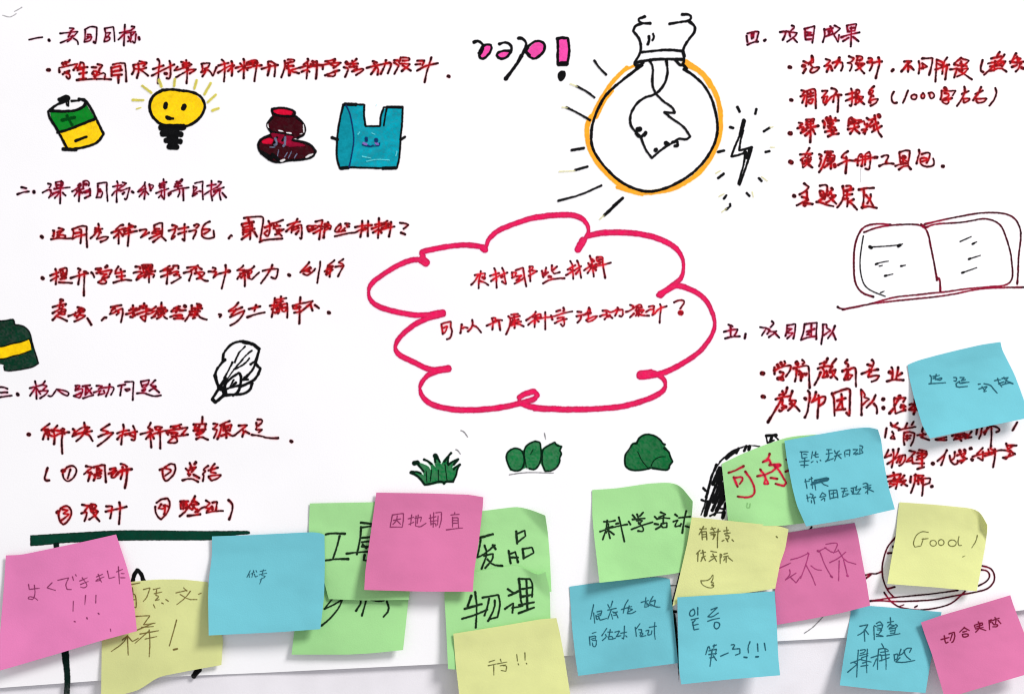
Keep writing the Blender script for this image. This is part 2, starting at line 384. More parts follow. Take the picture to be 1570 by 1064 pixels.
DATA = """
@title1 30 20 7.85 black_red 3.0
115 325 200 305 275 295
350 325 362 340
605 185 655 190 615 225
490 250 600 238 705 225 640 300 495 362
610 245 590 290
620 290 650 270 620 320 575 350
650 310 700 340 705 380
790 205 790 300 780 350
785 205 850 165 930 175 928 290 915 365
820 265 860 260 860 290 800 320
780 352 850 340 870 290 815 290
890 350 915 365
1025 190 1040 270 1018 345
1025 190 1130 170 1140 250 1145 345
1045 245 1095 240 1050 300
1020 350 1080 335 1090 295 1050 290
1268 145 1262 260 1255 395
1205 245 1330 215
1265 250 1190 325
1350 165 1395 170 1340 215
1270 245 1400 230 1340 280
1340 250 1345 330 1305 345
1310 290 1340 350
1400 260 1395 330 1385 370 1360 345
1435 290 1445 330
@line2a 30 20 7.85 red 3.6
330 688 365 690
605 570 585 600 550 590
515 605 530 625
550 590 560 620
480 715 475 665 600 635 700 615 650 690
520 740 600 690 590 720
545 720 600 735 610 780 585 800 565 770
735 600 700 690
735 605 770 600 780 670 700 690
690 665 820 655
720 735 810 720
770 660 765 800
690 808 800 795
940 620 1000 635 960 680
870 655 920 660
880 720 900 700 960 720
875 735 910 760 880 720
960 690 900 780 930 800
900 770 1010 720 1035 740 1020 800
690 812 840 800 960 795 1100 803
1125 625 1200 605 1270 610 1280 700 1285 825
1105 660 1110 760
1105 665 1215 640 1215 690
1125 710 1230 690
1110 755 1230 745
1190 760 1190 845
@line2a 190 78 10 red 3.6
240 165 300 180 355 185 300 240
145 225 240 205 345 190
145 225 160 300 125 360
160 280 260 290 340 265
220 200 230 310 200 420
250 290 310 335 370 385
520 135 550 170 535 260 525 500
445 285 530 255 610 230
430 385 520 340 600 295 700 250 770 215
700 160 715 200 715 400 690 435 660 425
620 350 660 355
820 250 770 310 850 290 920 260 980 270
880 175 940 190 1035 215
955 150 960 230 975 290
900 215 1000 190
905 240 1010 235
800 410 920 340 1000 295 1110 290 1010 350
970 290 970 400 960 500
1190 205 1240 195 1320 195 1290 260 1240 280
1195 205 1210 300 1185 330
1240 290 1250 330 1205 395
1200 330 1250 300 1310 300 1365 390 1420 255
1500 140 1545 180 1550 300 1535 475
1450 230 1540 205 1600 190
1445 340 1570 260 1640 230 1690 230
@line2a 340 78 10 red 3.6
150 165 165 210 155 385
95 315 180 235
335 130 345 160 340 280 335 425
280 195 340 260
215 265 330 240 450 215 520 190
255 325 340 260 400 180
350 240 395 300
390 185 470 150 540 150 545 190
380 200 440 190 540 165
400 270 500 240 610 228
545 190 525 300 500 470
440 200 500 230
615 280 740 245 860 222
720 170 770 170 830 220
710 175 720 240
740 230 705 380
815 215 820 300 808 395
965 160 975 240 945 330 915 410
1015 140 1110 135 1115 170 1020 190
980 200 1060 170
990 240 1100 235
1015 190 1030 300 1030 385
1000 270 1070 320 1185 348
1040 380 1060 300 1200 260 1280 240
1320 130 1330 160 1260 215
1310 180 1320 230 1300 430
1200 265 1310 235 1460 240
1230 325 1310 290 1345 325
1385 160 1410 190
1360 210 1400 230
1330 260 1420 235 1500 222
1460 165 1465 240 1445 430
1480 225 1540 230
@line2a 480 78 6.98 red 3.6
35 115 40 160 33 300
0 150 95 155
0 115 40 130
130 115 180 110 235 90
150 120 190 140
230 95 225 115
105 200 105 155 200 135 300 130 220 185
190 150 240 175
130 265 230 225 240 255 220 280 160 270
220 230 280 212
350 120 370 145
330 180 365 185 380 200 345 280
465 90 430 130 370 150
400 145 480 140
420 110 440 180
390 175 470 170
420 225 530 190 545 210 460 262
430 215 470 190
640 115 680 130
575 185 700 155 820 130
650 140 700 190 690 260
670 185 620 255
780 105 770 160 725 250
820 130 840 150 800 245
870 105 930 110
870 130 920 160 870 250
960 75 1035 80 1030 105 960 110
930 140 1040 145 950 220
960 160 1045 215
940 75 920 130
1115 110 1190 108
1095 150 1150 145
1190 110 1170 160
1115 215 1200 165 1335 135
1265 75 1245 150 1215 230 1195 335
1440 272 1460 280
@title2 20 270 10 black_red 3.2
130 175 205 190
70 280 150 250 240 240
318 235 325 255
540 120 590 130 560 180
455 255 540 210 580 220
570 220 590 260 550 335
600 270 700 240
655 100 670 190
655 100 750 80 770 110 750 170 660 190
680 140 740 140
635 200 740 190 870 175
740 80 725 200 725 300 722 420
550 330 640 265 720 250 640 340
760 260 805 300
1035 120 1000 160
905 240 970 200 1040 150
980 230 1080 195
1020 180 1010 390
1010 210 940 310
1020 230 1050 260
1080 90 1075 180
1080 95 1120 65 1170 100 1160 150
1090 130 1130 130
1060 260 1180 200 1190 240 1100 260
1080 250 1180 225
1100 340 1185 300
1180 200 1180 290
1300 120 1370 105 1440 100 1435 200 1450 385
1300 150 1305 250 1280 330
1310 205 1350 205 1320 235
1320 240 1380 240 1350 330 1280 330
@title2 170 270 8.49 black_red 3.0
80 70 95 100 75 200 75 340
25 140 140 120
15 250 60 190 130 190
155 85 205 95 160 130 90 180
130 195 250 150 230 200 205 315 180 300
150 240 180 210
270 200 300 220
445 85 430 130 350 205
360 205 450 165
440 110 450 180 435 300
430 200 370 270
450 200 490 240
500 110 520 190
500 120 560 120 540 160 510 190
685 45 690 140 700 230 695 310 660 260
635 110 725 80
630 130 700 120
640 155 700 145
635 100 640 160
590 225 680 190 750 165
660 190 660 240 625 280
930 45 905 75
850 75 890 90
840 110 900 100
830 140 920 130
880 90 870 160
755 255 740 220 880 170 1015 150
760 240 780 220
885 165 900 210 875 270
940 160 945 320
1095 95 1200 70 1190 150 1200 305
1075 135 1080 190 1065 260
1080 150 1130 145 1085 200
1080 230 1140 200 1170 200
1065 260 1120 230
1310 65 1310 140 1300 230 1320 320
1255 130 1370 110
1220 240 1330 170 1380 150
1400 75 1450 80 1380 150
1340 195 1470 150
1400 180 1360 230 1320 270
1340 210 1400 200 1430 180 1410 230 1430 310
1450 220 1500 280
@line3 50 325 10 red 3.5
130 375 155 395
315 285 340 330 310 370
330 290 320 380
400 250 480 270 460 285
380 315 420 290 440 310
380 355 500 355 500 400
400 380 430 310 370 400
285 420 400 400 520 410 620 405
610 270 740 215 830 225 825 350 835 540
610 270 635 310 610 410
640 330 740 315
720 270 750 270 745 380 735 480
610 410 700 370 820 345
1010 185 1020 240 970 330 890 405
960 280 1070 260
960 310 1030 285 1050 320
1030 290 1020 350 980 420 1100 380 1165 385 1120 435 1045 460
960 250 1020 260
1385 200 1340 210 1280 270
1210 320 1330 280 1420 250
1320 280 1320 380 1320 485
1310 340 1245 400
1330 300 1385 370
1395 260 1410 320
1400 270 1500 240 1580 225
1480 185 1480 300 1460 520
1380 350 1500 320 1600 295
1420 300 1490 280
@line3 200 325 10 red 3.5
0 210 70 235
0 310 90 295
145 285 200 270 260 270 220 330 155 395 285 320
365 210 370 290 335 330
365 210 430 175 490 170 490 270 480 370
380 265 440 262
380 300 470 300
335 325 480 340
290 410 380 370 470 330
350 460 440 390 470 370 545 440
640 205 720 220 690 250
590 290 680 265 690 290 630 400 630 425 680 375
735 265 890 235
735 340 860 300
830 190 830 300 835 460 800 420
980 210 1020 185 1060 200 1010 250
900 300 980 280 1020 290 960 410
1215 150 1160 170 1105 230 1090 350 1120 400 1200 415 1285 390 1275 290
1110 270 1230 265 1200 300 1130 340
1510 405 1540 355 1555 370
@line3 350 325 10 red 3.5
10 405 40 355 55 370
240 95 380 75 530 70 540 120 520 250 500 370 485 465
310 110 320 170
210 190 390 155
210 190 230 260 230 350
230 240 370 210
230 280 400 260
225 320 340 300
320 150 340 300 335 420
205 420 330 330
360 170 370 290
400 310 440 380
485 460 540 430 830 410
620 145 640 200 630 340 600 380 550 330 600 290
560 240 660 210
650 190 750 160 840 125
700 220 800 215
690 180 720 270 770 280
700 250 750 210 740 180
740 280 850 270
720 350 780 330 820 370
780 270 780 330
750 310 830 280
1060 110 1040 150 1000 200 890 300
910 205 1000 170 1100 150
980 260 1060 210 1120 200 1130 280 1125 425 1100 400
980 250 970 320
990 280 1080 250
1040 340 1080 290
1000 230 1070 230
1210 230 1230 300
1215 220 1370 210 1380 250 1240 270
1240 300 1340 260
1290 220 1300 270
1340 150 1450 125 1430 200 1410 300 1395 420
1390 220 1450 230
1310 330 1440 260
1480 190 1480 280 1460 395
1480 190 1545 170 1540 210 1500 230 1560 260
@line3 495 325 10 red 3.5
80 160 60 220
30 250 100 200 140 235 20 290 15 395
270 190 210 240 180 300 240 310 340 290
250 200 290 230 240 290
345 180 410 185
360 180 370 230 400 225
300 290 340 250
185 375 300 350 400 325 500 320 560 280 660 240
495 235 600 215 750 205
605 140 600 250 575 385
695 140 690 250 690 370
600 290 690 255
860 100 860 200 845 400
800 200 910 180
750 260 850 225 930 200
770 320 850 270
850 270 900 320
990 140 930 190
920 200 1010 180
880 280 960 255 1100 225
940 170 1000 220
1045 160 1040 250 1015 380
900 250 1020 200
1185 170 1260 175 1315 200 1240 260
1200 320 1260 345
@line4 50 395 10 red 3.6
145 310 165 325
270 275 400 230
350 175 370 260 355 410
280 350 350 310 390 290
420 190 520 150 530 200 500 330 450 300
425 190 440 260 450 330
440 250 510 240
440 280 510 260
430 330 510 310
460 200 480 290
405 380 500 385 605 390
700 170 745 180 700 230 720 250 715 320 700 410
585 315 720 270 850 240
790 215 820 215 830 240
795 220 790 400 785 580
900 230 920 240 945 300
970 175 1060 160 1040 200 1000 190
980 240 1100 210 1215 190 1180 260
1020 170 1040 240
1150 125 1110 155
1050 250 1140 255 1080 290 1060 350 1000 380 1070 405 1135 390 1120 350 1070 330
1100 320 1165 295
1315 140 1280 190 1265 250 1340 230 1415 210
1350 180 1370 250 1365 350
1290 295 1420 280
1240 385 1360 350 1430 340 1515 350
@line4 200 395 10 red 3.5
80 140 150 140 150 170
50 235 150 210 190 240 130 270 90 340
100 340 160 290 240 260
180 120 300 105 345 110 320 200
180 130 200 220 330 200
210 170 310 160
230 130 250 220
270 120 285 200 285 380
170 240 280 230 380 205
220 300 270 250
200 150 330 140
300 250 370 260 350 300
240 150 310 190
600 130 540 170 450 215 560 190 640 170
470 295 560 260 620 240
570 170 570 280 555 400
580 200 620 220
660 130 740 120 735 170
660 130 650 180 600 200
600 250 700 210 750 220 690 260
670 270 760 260 740 300 790 300 700 350 630 390
870 155 1000 140 1040 115 1030 140 1090 180
820 235 920 210 945 230 925 280 900 350
930 200 1000 150 1020 170 1000 190
990 245 1080 220 1140 230 1120 270 1010 330 1080 310 1130 355 1185 358
1010 220 1090 290
1265 155 1320 165 1280 210
1200 215 1320 220 1270 315 1320 260 1430 230 1525 210
1460 120 1465 220 1430 350 1400 475
@line4 350 395 8.05 red 3.3
0 170 20 168
185 100 160 130 105 160 200 155
210 160 140 220 110 265
150 200 230 180
150 240 210 220
190 170 205 260 205 355
230 160 160 250
320 110 280 150 240 155 300 170 270 200 240 190
240 200 240 250 290 270 380 185
250 170 260 240
545 90 530 140
425 165 530 140 615 140 605 220 580 265 535 245
520 150 470 230 405 315
740 210 765 222
1000 60 960 110 885 185 960 150 1010 120
1020 130 960 170 1010 180
930 170 1000 160
930 200 970 225 1030 190 1080 130 1060 160
1135 50 1135 100 1115 200 1100 310
1310 35 1270 70 1225 100 1290 110
1190 170 1280 130
1230 110 1210 200
1210 210 1290 150
1250 110 1260 170 1250 235
1280 120 1250 200 1220 180
1420 20 1360 60 1430 90 1390 110
1325 115 1430 95 1390 160 1355 230
@line5 70 450 10 red 3.7
220 95 270 110
105 210 200 180 320 155 300 180
230 130 210 230
110 300 200 250 280 200 240 180
240 240 310 250 290 320 210 320 240 270
200 290 290 280
120 400 160 340 220 310
110 405 160 350 230 370 325 420
490 210 610 240 580 290 500 270
510 250 580 260
540 220 540 270 430 320 350 345
460 300 430 350 540 330 610 340 540 390 440 430
530 300 480 370
640 380 700 480
860 410 900 370 930 370
1000 210 1160 180
1050 210 980 320 1060 290 1100 260 1180 230 1185 310 1155 440
1010 260 1060 230
1080 270 1130 280 1090 325
1340 185 1340 260 1345 370 1300 360
1280 260 1390 230
1235 320 1330 290 1440 240
1310 240 1370 260
1510 155 1500 230
1450 200 1550 190
1390 240 1470 220 1620 250
1400 320 1480 290 1600 260
1540 200 1540 330 1525 430 1450 360 1530 340
1340 300 1370 340
@line5 220 450 10 red 3.6
190 205 150 240 70 265 170 270 110 310 60 315
200 300 150 360 110 380 180 350
275 140 275 230
220 230 330 220
200 270 290 240 380 260 330 290 270 300
250 240 290 320 330 370 360 385
210 385 280 340 300 270
230 330 320 310
210 300 300 260
560 200 480 220 420 280 500 260 560 250
470 230 540 240
630 190 645 205
560 262 650 258
410 360 500 330 590 325 600 350 500 350
470 385 540 380 610 385
540 200 500 290
740 185 740 260 690 350 640 420
820 160 890 170 880 220 820 215 840 170
740 230 900 230
710 280 860 270
790 240 790 330 750 390 790 370
730 320 830 320 880 380 970 400
740 260 830 310
860 190 840 250
700 330 830 330
1160 320 1200 325 1170 360
1455 140 1410 200 1300 275 1400 260 1510 215
1330 360 1420 320 1550 260 1510 350 1430 440 1330 490
1420 240 1350 330
@line5 360 450 10 red 3.6
215 240 390 200
325 180 300 270
190 365 330 315 460 290
615 70 600 200 565 360
540 190 700 170
615 100 700 90 790 70
630 140 740 120
710 45 700 160
570 240 640 200 800 150 810 230 805 370
660 230 640 300 600 290
700 180 680 280 660 305
720 200 720 270 770 280 800 230
640 240 800 210
1005 60 1000 160
890 190 990 160 1090 140 1200 115 1150 160 1000 290
890 190 900 240 980 220
900 190 1010 210
910 295 1000 280 1060 250 1150 170
990 200 995 320 990 460
1160 160 1170 200 1190 260
1230 180 1290 225
1435 290 1455 300
@title3 0 570 10 black_red 3.2
0 235 60 235 115 260
0 318 110 315
0 390 80 375 180 363
260 330 280 360
540 145 555 220 560 410
455 250 560 225 650 200
550 240 460 365
690 145 650 200 720 215 660 280
560 250 620 340
600 300 650 290 740 290 700 350 615 405
740 365 790 385 870 265 1000 290 1060 320 1040 375 960 340 890 280
@title3 105 570 10 black_red 3.2
105 210 185 210 160 240 130 260
120 215 100 290 200 255 220 270 205 340 170 400 80 370
90 370 200 320
220 220 330 205
270 230 260 350
280 240 350 330
355 250 270 340
225 405 300 380 380 355
430 215 520 215 460 270
390 315 510 280 480 300 460 355
470 350 560 330 540 290
630 190 620 270 575 375
500 250 690 225 700 270 650 350
760 215 870 195
815 210 805 280 792 360
870 155 1000 150 990 290 985 430
870 270 950 255 930 285 890 295 870 270
1110 150 1240 125 1210 210 1140 250 1120 200 1110 150
1130 210 1220 190
1130 280 1190 250 1160 300 1130 290
1330 130 1260 200 1340 230 1240 290
1260 200 1390 315
1300 250 1340 220
1050 330 1150 320 1250 360 1330 378 1415 360
@line6 30 635 10 red 3.7
125 305 155 312
460 145 400 190 330 245 440 220 440 250 390 280 360 380
400 240 420 290
440 380 440 320 400 300
440 240 460 320
580 175 540 220 500 260
450 320 530 340 620 290 700 280 760 275
490 240 660 260
520 250 540 340 530 455
420 240 520 255
660 220 690 230 650 300
640 240 690 300
670 260 650 350 645 450 655 600
820 225 850 250 830 300 810 340
840 290 950 200 1080 200 1000 270 860 300
990 130 1000 200
830 330 890 300 1000 280 1110 255
1020 200 960 340 870 410
1000 290 1070 320 1120 410
1040 200 1030 260
1380 155 1320 190 1240 240 1360 265 1300 310 1210 345
1240 330 1350 290 1440 280 1330 390 1195 485
@line6 180 635 10 red 3.7
0 290 80 260 180 245
90 160 100 230 70 330 60 460
0 380 60 310 300 265
120 320 190 290
240 180 275 250 270 400 220 390
190 310 250 340
510 130 490 180 460 210 530 240
355 305 450 280 540 250
500 220 510 360 520 505
440 375 500 300
510 290 560 370
470 350 560 300 650 270 750 250 850 240 1000 215
580 200 620 190 690 200 620 240 590 230 580 200
660 220 620 290
655 290 655 400 657 520
750 260 775 310
820 190 900 180 980 155
860 210 940 170 960 200
900 230 1080 200 990 310
790 280 860 270 930 290 830 300
910 310 840 370 770 430 850 440 920 430 915 380 890 350
840 340 950 330 1080 310
1305 40 1300 130
1170 155 1260 150 1360 150
1200 170 1180 240 1250 190
1170 250 1350 230
1260 160 1220 320
1350 160 1340 260 1230 330 1190 300 1320 260
1230 250 1300 240
1210 380 1280 340 1390 390
@line6 310 635 10 red 3.7
170 145 240 150 190 210 150 225 230 235 210 300 180 360
280 170 350 130 420 105
300 160 280 270 235 380
330 190 450 160 420 250
330 180 320 250 400 240
340 210 400 200
290 330 350 310
370 260 370 360
390 290 450 330 490 330 560 270 690 165 560 175
340 160 360 240
620 240 640 270 615 340
660 260 720 295
850 80 920 80 920 130 860 170
830 130 840 200 815 240 920 235 870 275
760 315 900 330 1000 365 1165 365
1355 410 1380 420
@line7a 55 700 10 red 3.8
180 175 150 260 130 340 165 370 205 360
480 160 545 135 600 150 630 210 600 290 540 360 480 380 430 340 410 270 420 230 480 160
400 215 440 215
530 200 510 260 490 330
770 145 870 160 800 210 740 265
840 240 800 375
800 240 860 260
890 160 1000 130 1060 125 1060 230 1075 385
940 170 930 270 890 360
950 200 1010 210 940 250
960 170 990 240
900 280 1000 260
950 290 1000 290 990 330 950 330
1140 190 1230 170 1150 260
1120 260 1200 230 1150 320 1210 320 1240 270
1160 290 1230 210
1300 110 1360 120 1390 150
1240 270 1330 190 1470 190
1330 160 1330 250 1300 340
1260 240 1400 200
1400 200 1390 350 1365 480
@line7b 205 700 10 red 3.5
475 165 560 105 630 120 645 190 610 280 540 350 490 380 450 320 440 200
400 200 470 175 570 195 570 230 480 290
860 95 880 150
960 75 930 120
870 170 960 160 890 230
800 180 850 240 820 270 880 260 850 290
840 210 900 190
750 360 840 335 920 345 990 385
920 275 1005 325
1140 140 1060 200 1110 215 1050 265 1080 280 1060 370
1240 110 1180 190 1170 210
1150 210 1290 165
1190 180 1180 240 1260 250
1150 300 1260 280 1340 280 1280 340 1190 365 1150 310
@line8a 75 755 10 red 3.7
180 240 250 200 310 215 350 290 330 370 280 450 220 490 170 440 140 340 180 240
115 310 150 280
210 255 290 270 220 320 310 330 240 390 180 430
510 185 610 205 550 280
500 315 580 290 580 350 545 435
650 180 730 190 700 240
620 200 650 300 750 300 710 350 620 410
640 240 700 350 775 435
660 200 680 310
680 250 750 290
880 210 980 205 960 260 955 330 940 390
870 290 1000 260 1100 240 1190 215
1080 150 1095 230 1085 350 1075 480
@line8b 225 755 10 red 3.8
150 155 220 100 320 85 355 140 350 230 300 330 220 410 170 370 130 290 130 215
220 180 180 240 250 250 300 200 330 210
260 200 290 190 270 330
520 135 640 130 560 180
530 150 520 250 640 220 590 290 510 360
560 200 620 180 600 240
570 130 560 250
740 55 700 150 620 240
700 130 770 150
690 190 790 170
640 220 700 260 720 200
720 220 760 260 780 250 750 295
780 290 830 240 900 220
630 355 720 345 820 330
910 120 970 160 900 230 960 240 910 310 990 290 1080 280 1170 280
1010 150 1080 140 1060 270
1000 220 1010 260
930 280 1000 210
1255 115 1310 160 1320 230 1300 320 1265 410
@line11 1340 128 7.85 red 3.5
240 105 210 150 215 215 240 242 275 235
410 90 380 170 350 235
485 135 450 150 450 185 485 200 515 180 515 145 485 135
590 120 565 150 575 185 605 180 610 140 590 120
660 120 700 110 730 140 715 180 680 185 670 150 665 120
850 55 870 80
815 90 815 150 800 195
815 95 900 95 985 90 950 145
850 120 910 130 890 170 830 190 820 220 850 245 890 250 905 210 860 190
830 210 940 180
1090 45 1095 100
1060 130 1140 95
1100 100 1060 190 1000 275
1060 190 1160 180 1140 210 1080 240 1080 210
1290 45 1270 100
1220 130 1310 90
1270 100 1195 205
1230 190 1300 185 1360 185 1320 230 1250 240 1230 210
1460 60 1480 110 1450 200 1390 270
@line12 1200 170 10 red 4
100 348 130 352
250 185 310 200 270 230
230 270 310 250 330 260 280 345
360 140 480 130 470 200 360 220
370 150 380 260
400 170 470 170
300 290 420 260 545 235
430 150 430 300 425 480
350 380 410 320
460 290 500 360
280 340 360 300
620 160 650 200 640 260
670 110 700 150
730 85 735 140
860 150 800 155 810 110
690 160 780 150 720 200
700 190 780 200 720 240
690 240 800 265
740 200 750 300 700 260
650 325 740 310 820 300
700 395 760 365 855 355
760 300 770 350
1010 230 1015 130 1060 100 1070 150
1020 170 1080 180
1060 130 1120 150 1210 145 1160 200
1040 200 1170 200 1090 170
1005 285 1090 270 1170 245
1100 170 1100 270 1035 355
1110 290 1180 350
1170 180 1250 160 1260 220 1300 200
1290 115 1330 150 1410 130
1300 200 1280 290 1260 360
1220 295 1290 290
1240 340 1300 250 1370 170
1340 250 1460 190
1410 75 1430 200 1470 340 1520 400
1370 325 1450 280 1520 235
1470 60 1485 100
1400 240 1400 300
@line13 1200 220 10 red 3.9
110 280 150 300
410 75 380 130 350 190
270 170 360 170 460 155 390 200
280 260 340 210 440 250 360 220
300 270 310 340 310 380 360 330 420 290 430 220
400 330 455 370
340 270 400 250
320 320 400 280
560 170 610 190 560 230 600 250 560 350
650 135 770 130
700 140 660 230 620 350 560 440
690 180 800 190 790 270 720 310
690 230 780 230
690 270 770 260
740 290 740 390
700 320 640 370
790 320 805 365
730 150 720 200
1000 125 940 160 900 220 980 230
850 335 940 285 1010 260 1100 270 1130 250
975 210 985 300 965 460
1150 340 1150 240 1180 170 1220 170 1230 250 1210 350
1160 270 1280 240 1380 220 1450 215
1260 330 1270 220 1260 180 1330 130 1350 200 1340 330 1325 410 1270 390
1200 210 1330 200
@line13 1340 220 13.08 red 3.7
0 285 70 285
155 270 230 235 300 245 260 330 230 410
110 455 200 415 290 405 390 410
510 190 520 300 540 420
515 180 620 145 720 150 710 260 680 400 690 460
600 265 625 290
540 290 600 330 680 380
550 370 640 400
430 455 520 420 660 410
500 525 590 460 690 450 740 520
580 260 590 420
905 135 915 200 880 300 855 400
960 220 1060 185 1130 200 1110 300 1060 390
950 300 1020 290 1090 330 960 370
930 310 930 400 980 450 1080 475 1190 455 1210 380 1190 310
1365 460 1395 465
@line14 1200 275 10 red 3.9
165 250 190 262
330 70 400 120 360 180 260 235
370 190 375 250 370 300
295 270 385 295 330 370
220 400 320 350 385 320
330 360 340 410
370 370 455 382
575 100 640 85 690 100 680 200 640 300
750 140 770 160 710 200 740 240 820 250 750 310 670 360
570 180 620 180 640 250 600 290 570 190
590 250 650 230
730 290 820 375
520 350 600 360 690 400 780 415
540 350 620 290
690 180 650 270
700 250 740 200 760 270
920 110 940 200 930 300 880 390 840 430
980 105 1050 100 1040 150 980 170
960 180 1080 155
990 180 980 280 1000 340 990 420
940 250 1070 230
930 300 1000 300
1000 360 1090 310
1000 340 1060 370 1140 465
1170 160 1280 140 1400 135
1245 160 1245 300 1225 440
1215 430 1330 415 1440 440
1280 250 1340 320 1380 400
1350 235 1350 280 1300 370
@title5 1100 485 7.85 black_red 3.2
135 100 180 120
80 185 160 165 245 155 220 210 200 240
160 130 160 240
95 265 170 245 270 240
340 210 330 265
655 60 685 85 640 130
515 130 590 140 560 190 535 230
600 150 640 165 600 210
620 175 680 190 720 170 680 210 620 250
680 190 745 255
840 110 835 180 820 235
840 110 940 90 935 180 915 265
850 150 900 150 850 180
840 200 910 200 870 240 840 265
1050 90 1040 180 1005 285
1050 95 1200 75 1190 170 1190 275
1080 185 1170 150
1130 100 1130 230 1080 215
1120 180 1080 220
1010 280 1100 250 1190 240
1270 100 1270 200 1250 335
1270 100 1320 95 1310 140 1370 170 1330 190 1280 230
1415 115 1390 180 1330 265
1390 200 1425 280
@line15 1155 540 10 red 3.9
120 320 165 328
325 235 325 330
370 190 385 220
420 160 435 190
480 140 490 175 450 200
320 280 440 220 560 200 580 210 560 290 500 370
410 300 470 310 450 360 380 410 470 435 450 380
370 410 420 395
660 150 680 190
750 120 790 150 760 180
620 245 720 220 820 200 855 230 855 400 865 545
665 260 660 350 640 445
700 290 740 320 730 430
700 340 790 330
750 330 740 380
790 330 800 360 820 330
1140 95 1110 160
1020 180 1120 150
1090 150 1080 220
990 250 1080 215 1180 215
1270 105 1210 180 1190 230
1060 240 1100 310 1060 390 1130 370
1030 310 1000 400 940 500
1120 290 1140 360
1210 220 1160 300 1270 260 1240 340 1190 385
1180 270 1230 350 1290 415
1180 310 1240 280
1440 120 1400 160 1460 190 1450 220
1365 290 1430 260
@line15 1280 540 10 red 3.9
190 120 150 160 210 190 205 220
115 285 180 260 190 300 150 420
210 270 290 230 325 250 320 400 325 520
180 340 270 350 220 420 150 410
200 300 200 400
570 120 600 150 580 230 530 320 510 380 600 355 680 360 640 430 565 450
505 190 560 210
410 330 530 285 660 265
530 270 560 300
870 230 890 260 880 410
970 230 960 320 940 410
830 300 870 320
1030 320 970 360
800 445 880 420 960 420 1050 425
@line16 1155 590 10 red 3.9
130 175 180 185
520 40 500 120
445 95 470 150
400 155 500 130
345 220 440 190 560 170
470 150 440 220
600 95 570 180 560 240
430 230 330 400 225 570
450 230 440 310 510 330 410 410 400 390
440 350 500 340
560 240 660 240 620 310 535 390
560 290 630 310 710 400
580 260 600 320
785 200 810 220
840 90 870 120 850 300 830 430 790 495
960 110 950 180 890 270 1000 200 1100 170 1110 210 1080 280 1010 320
1000 160 1010 250 990 380 985 510
870 200 860 260
1205 130 1240 200 1240 350 1250 470
1210 140 1330 90 1440 55 1490 70 1480 250 1475 475 1430 430
1350 140 1360 250 1370 370
1290 240 1410 205
1350 260 1290 350
1260 385 1410 372
@line16 1280 590 10 red 3.8
405 75 410 250 410 460
405 75 470 150 440 190 530 215 480 250 420 310
625 155 590 240 490 345
600 290 650 350 645 430
w3.9 740 220 748 220
w3.9 740 350 748 352
990 165 1000 210
910 210 1000 205 1090 195 1050 260
915 200 905 290 920 360 930 440 1010 410 1080 380
900 370 840 435
970 230 920 310
1020 310 1070 310 1050 370 1080 390
1010 340 1080 330
1225 220 1230 290
1145 300 1240 290
1200 300 1240 360 1210 450
1145 380 1270 375
1230 300 1150 370
@line17 1345 640 6.98 red 3.4
100 115 85 210
145 55 160 100 220 60
150 80 240 120
160 150 180 180 140 220 190 230 170 190
320 60 300 110
390 45 370 80
230 135 310 115 410 100
290 160 280 230 290 290
290 165 340 150 400 170 390 240 360 300
310 200 360 190
320 190 320 240
300 230 350 220
490 110 480 150
430 190 520 180
470 210 555 240
490 170 480 210
625 235 740 210
640 240 740 240
800 195 920 170 880 200
850 190 820 240
860 190 900 250
840 230 940 200
930 170 980 190 1010 150
940 220 1010 210
920 190 990 210
1070 120 1060 180
1120 110 1110 180 1090 225
1140 160 1220 85 1300 110 1310 140 1275 155
1150 180 1180 110
1220 100 1225 200 1215 300
1500 50 1450 135
@line18 1345 680 6.98 red 3.5
120 65 100 110 80 150 150 120
170 65 180 130 155 255
230 55 220 100 190 150
110 215 180 170 240 130 300 120 300 170 270 220 235 235
240 140 210 200
270 130 240 200
345 75 410 90 370 130 310 195 360 180
370 130 380 210 500 210
440 130 530 110
450 70 530 80 530 130 470 170 430 140
430 100 520 100
480 80 480 240
430 270 500 250
420 170 500 150
590 210 600 215
745 70 720 120 645 185
720 120 710 170 685 230
775 130 780 180 820 225 860 215 860 180
830 90 830 150 790 180
880 70 890 90
935 65 940 80
855 125 950 95 920 130 950 160 900 205
990 55 1010 50
870 190 960 160
890 110 920 150
1010 165 1020 175
1130 45 1090 90 1070 110
1020 140 1110 110 1230 90 1350 60 1480 110 1400 140 1340 150 1380 165 1420 110
1130 90 1130 180 1080 150
1220 20 1210 60 1250 70
1190 60 1200 110
1260 60 1260 150 1240 250
1150 130 1250 100
1380 0 1400 60 1440 30
1390 20 1490 20
1420 70 1450 100
@line19 1345 680 6.98 red 3.5
175 310 190 380
100 355 250 325
110 405 270 370
180 370 130 430 200 430 130 465
250 330 220 400 200 480
290 340 240 400 310 390 260 440
250 390 270 420 320 450
150 400 280 410
360 350 355 410
410 330 400 430 360 525
400 340 500 340 470 370
420 400 500 370 570 370 560 420 500 440
440 360 440 430
490 380 490 480 480 555
460 370 480 420
590 455 580 458
@n_tr 1370 510 6.26 inkblue 2
350 410 365 425 360 480
380 420 440 410
410 400 400 450 470 430 450 460 420 450
380 440 400 430
340 490 500 480
580 430 610 430 600 470 580 460
640 430 680 430 650 460 690 450
600 490 640 460 630 490 690 480
600 490 605 525 710 515
655 480 725 475
815 495 835 492
820 540 900 515 860 570 890 560
850 520 870 550
870 490 930 500 960 540 995 578
970 460 1030 450
1000 440 1010 480 1040 520
1010 490 1060 470
1060 430 1080 460 1150 490 1110 480 1040 500
1040 440 1100 430
1090 440 1070 490
@n_gr/pen 1070 640 5.91 redgreen 3.2
280 500 350 475 415 440
325 540 360 625
340 545 400 535 410 560 380 600
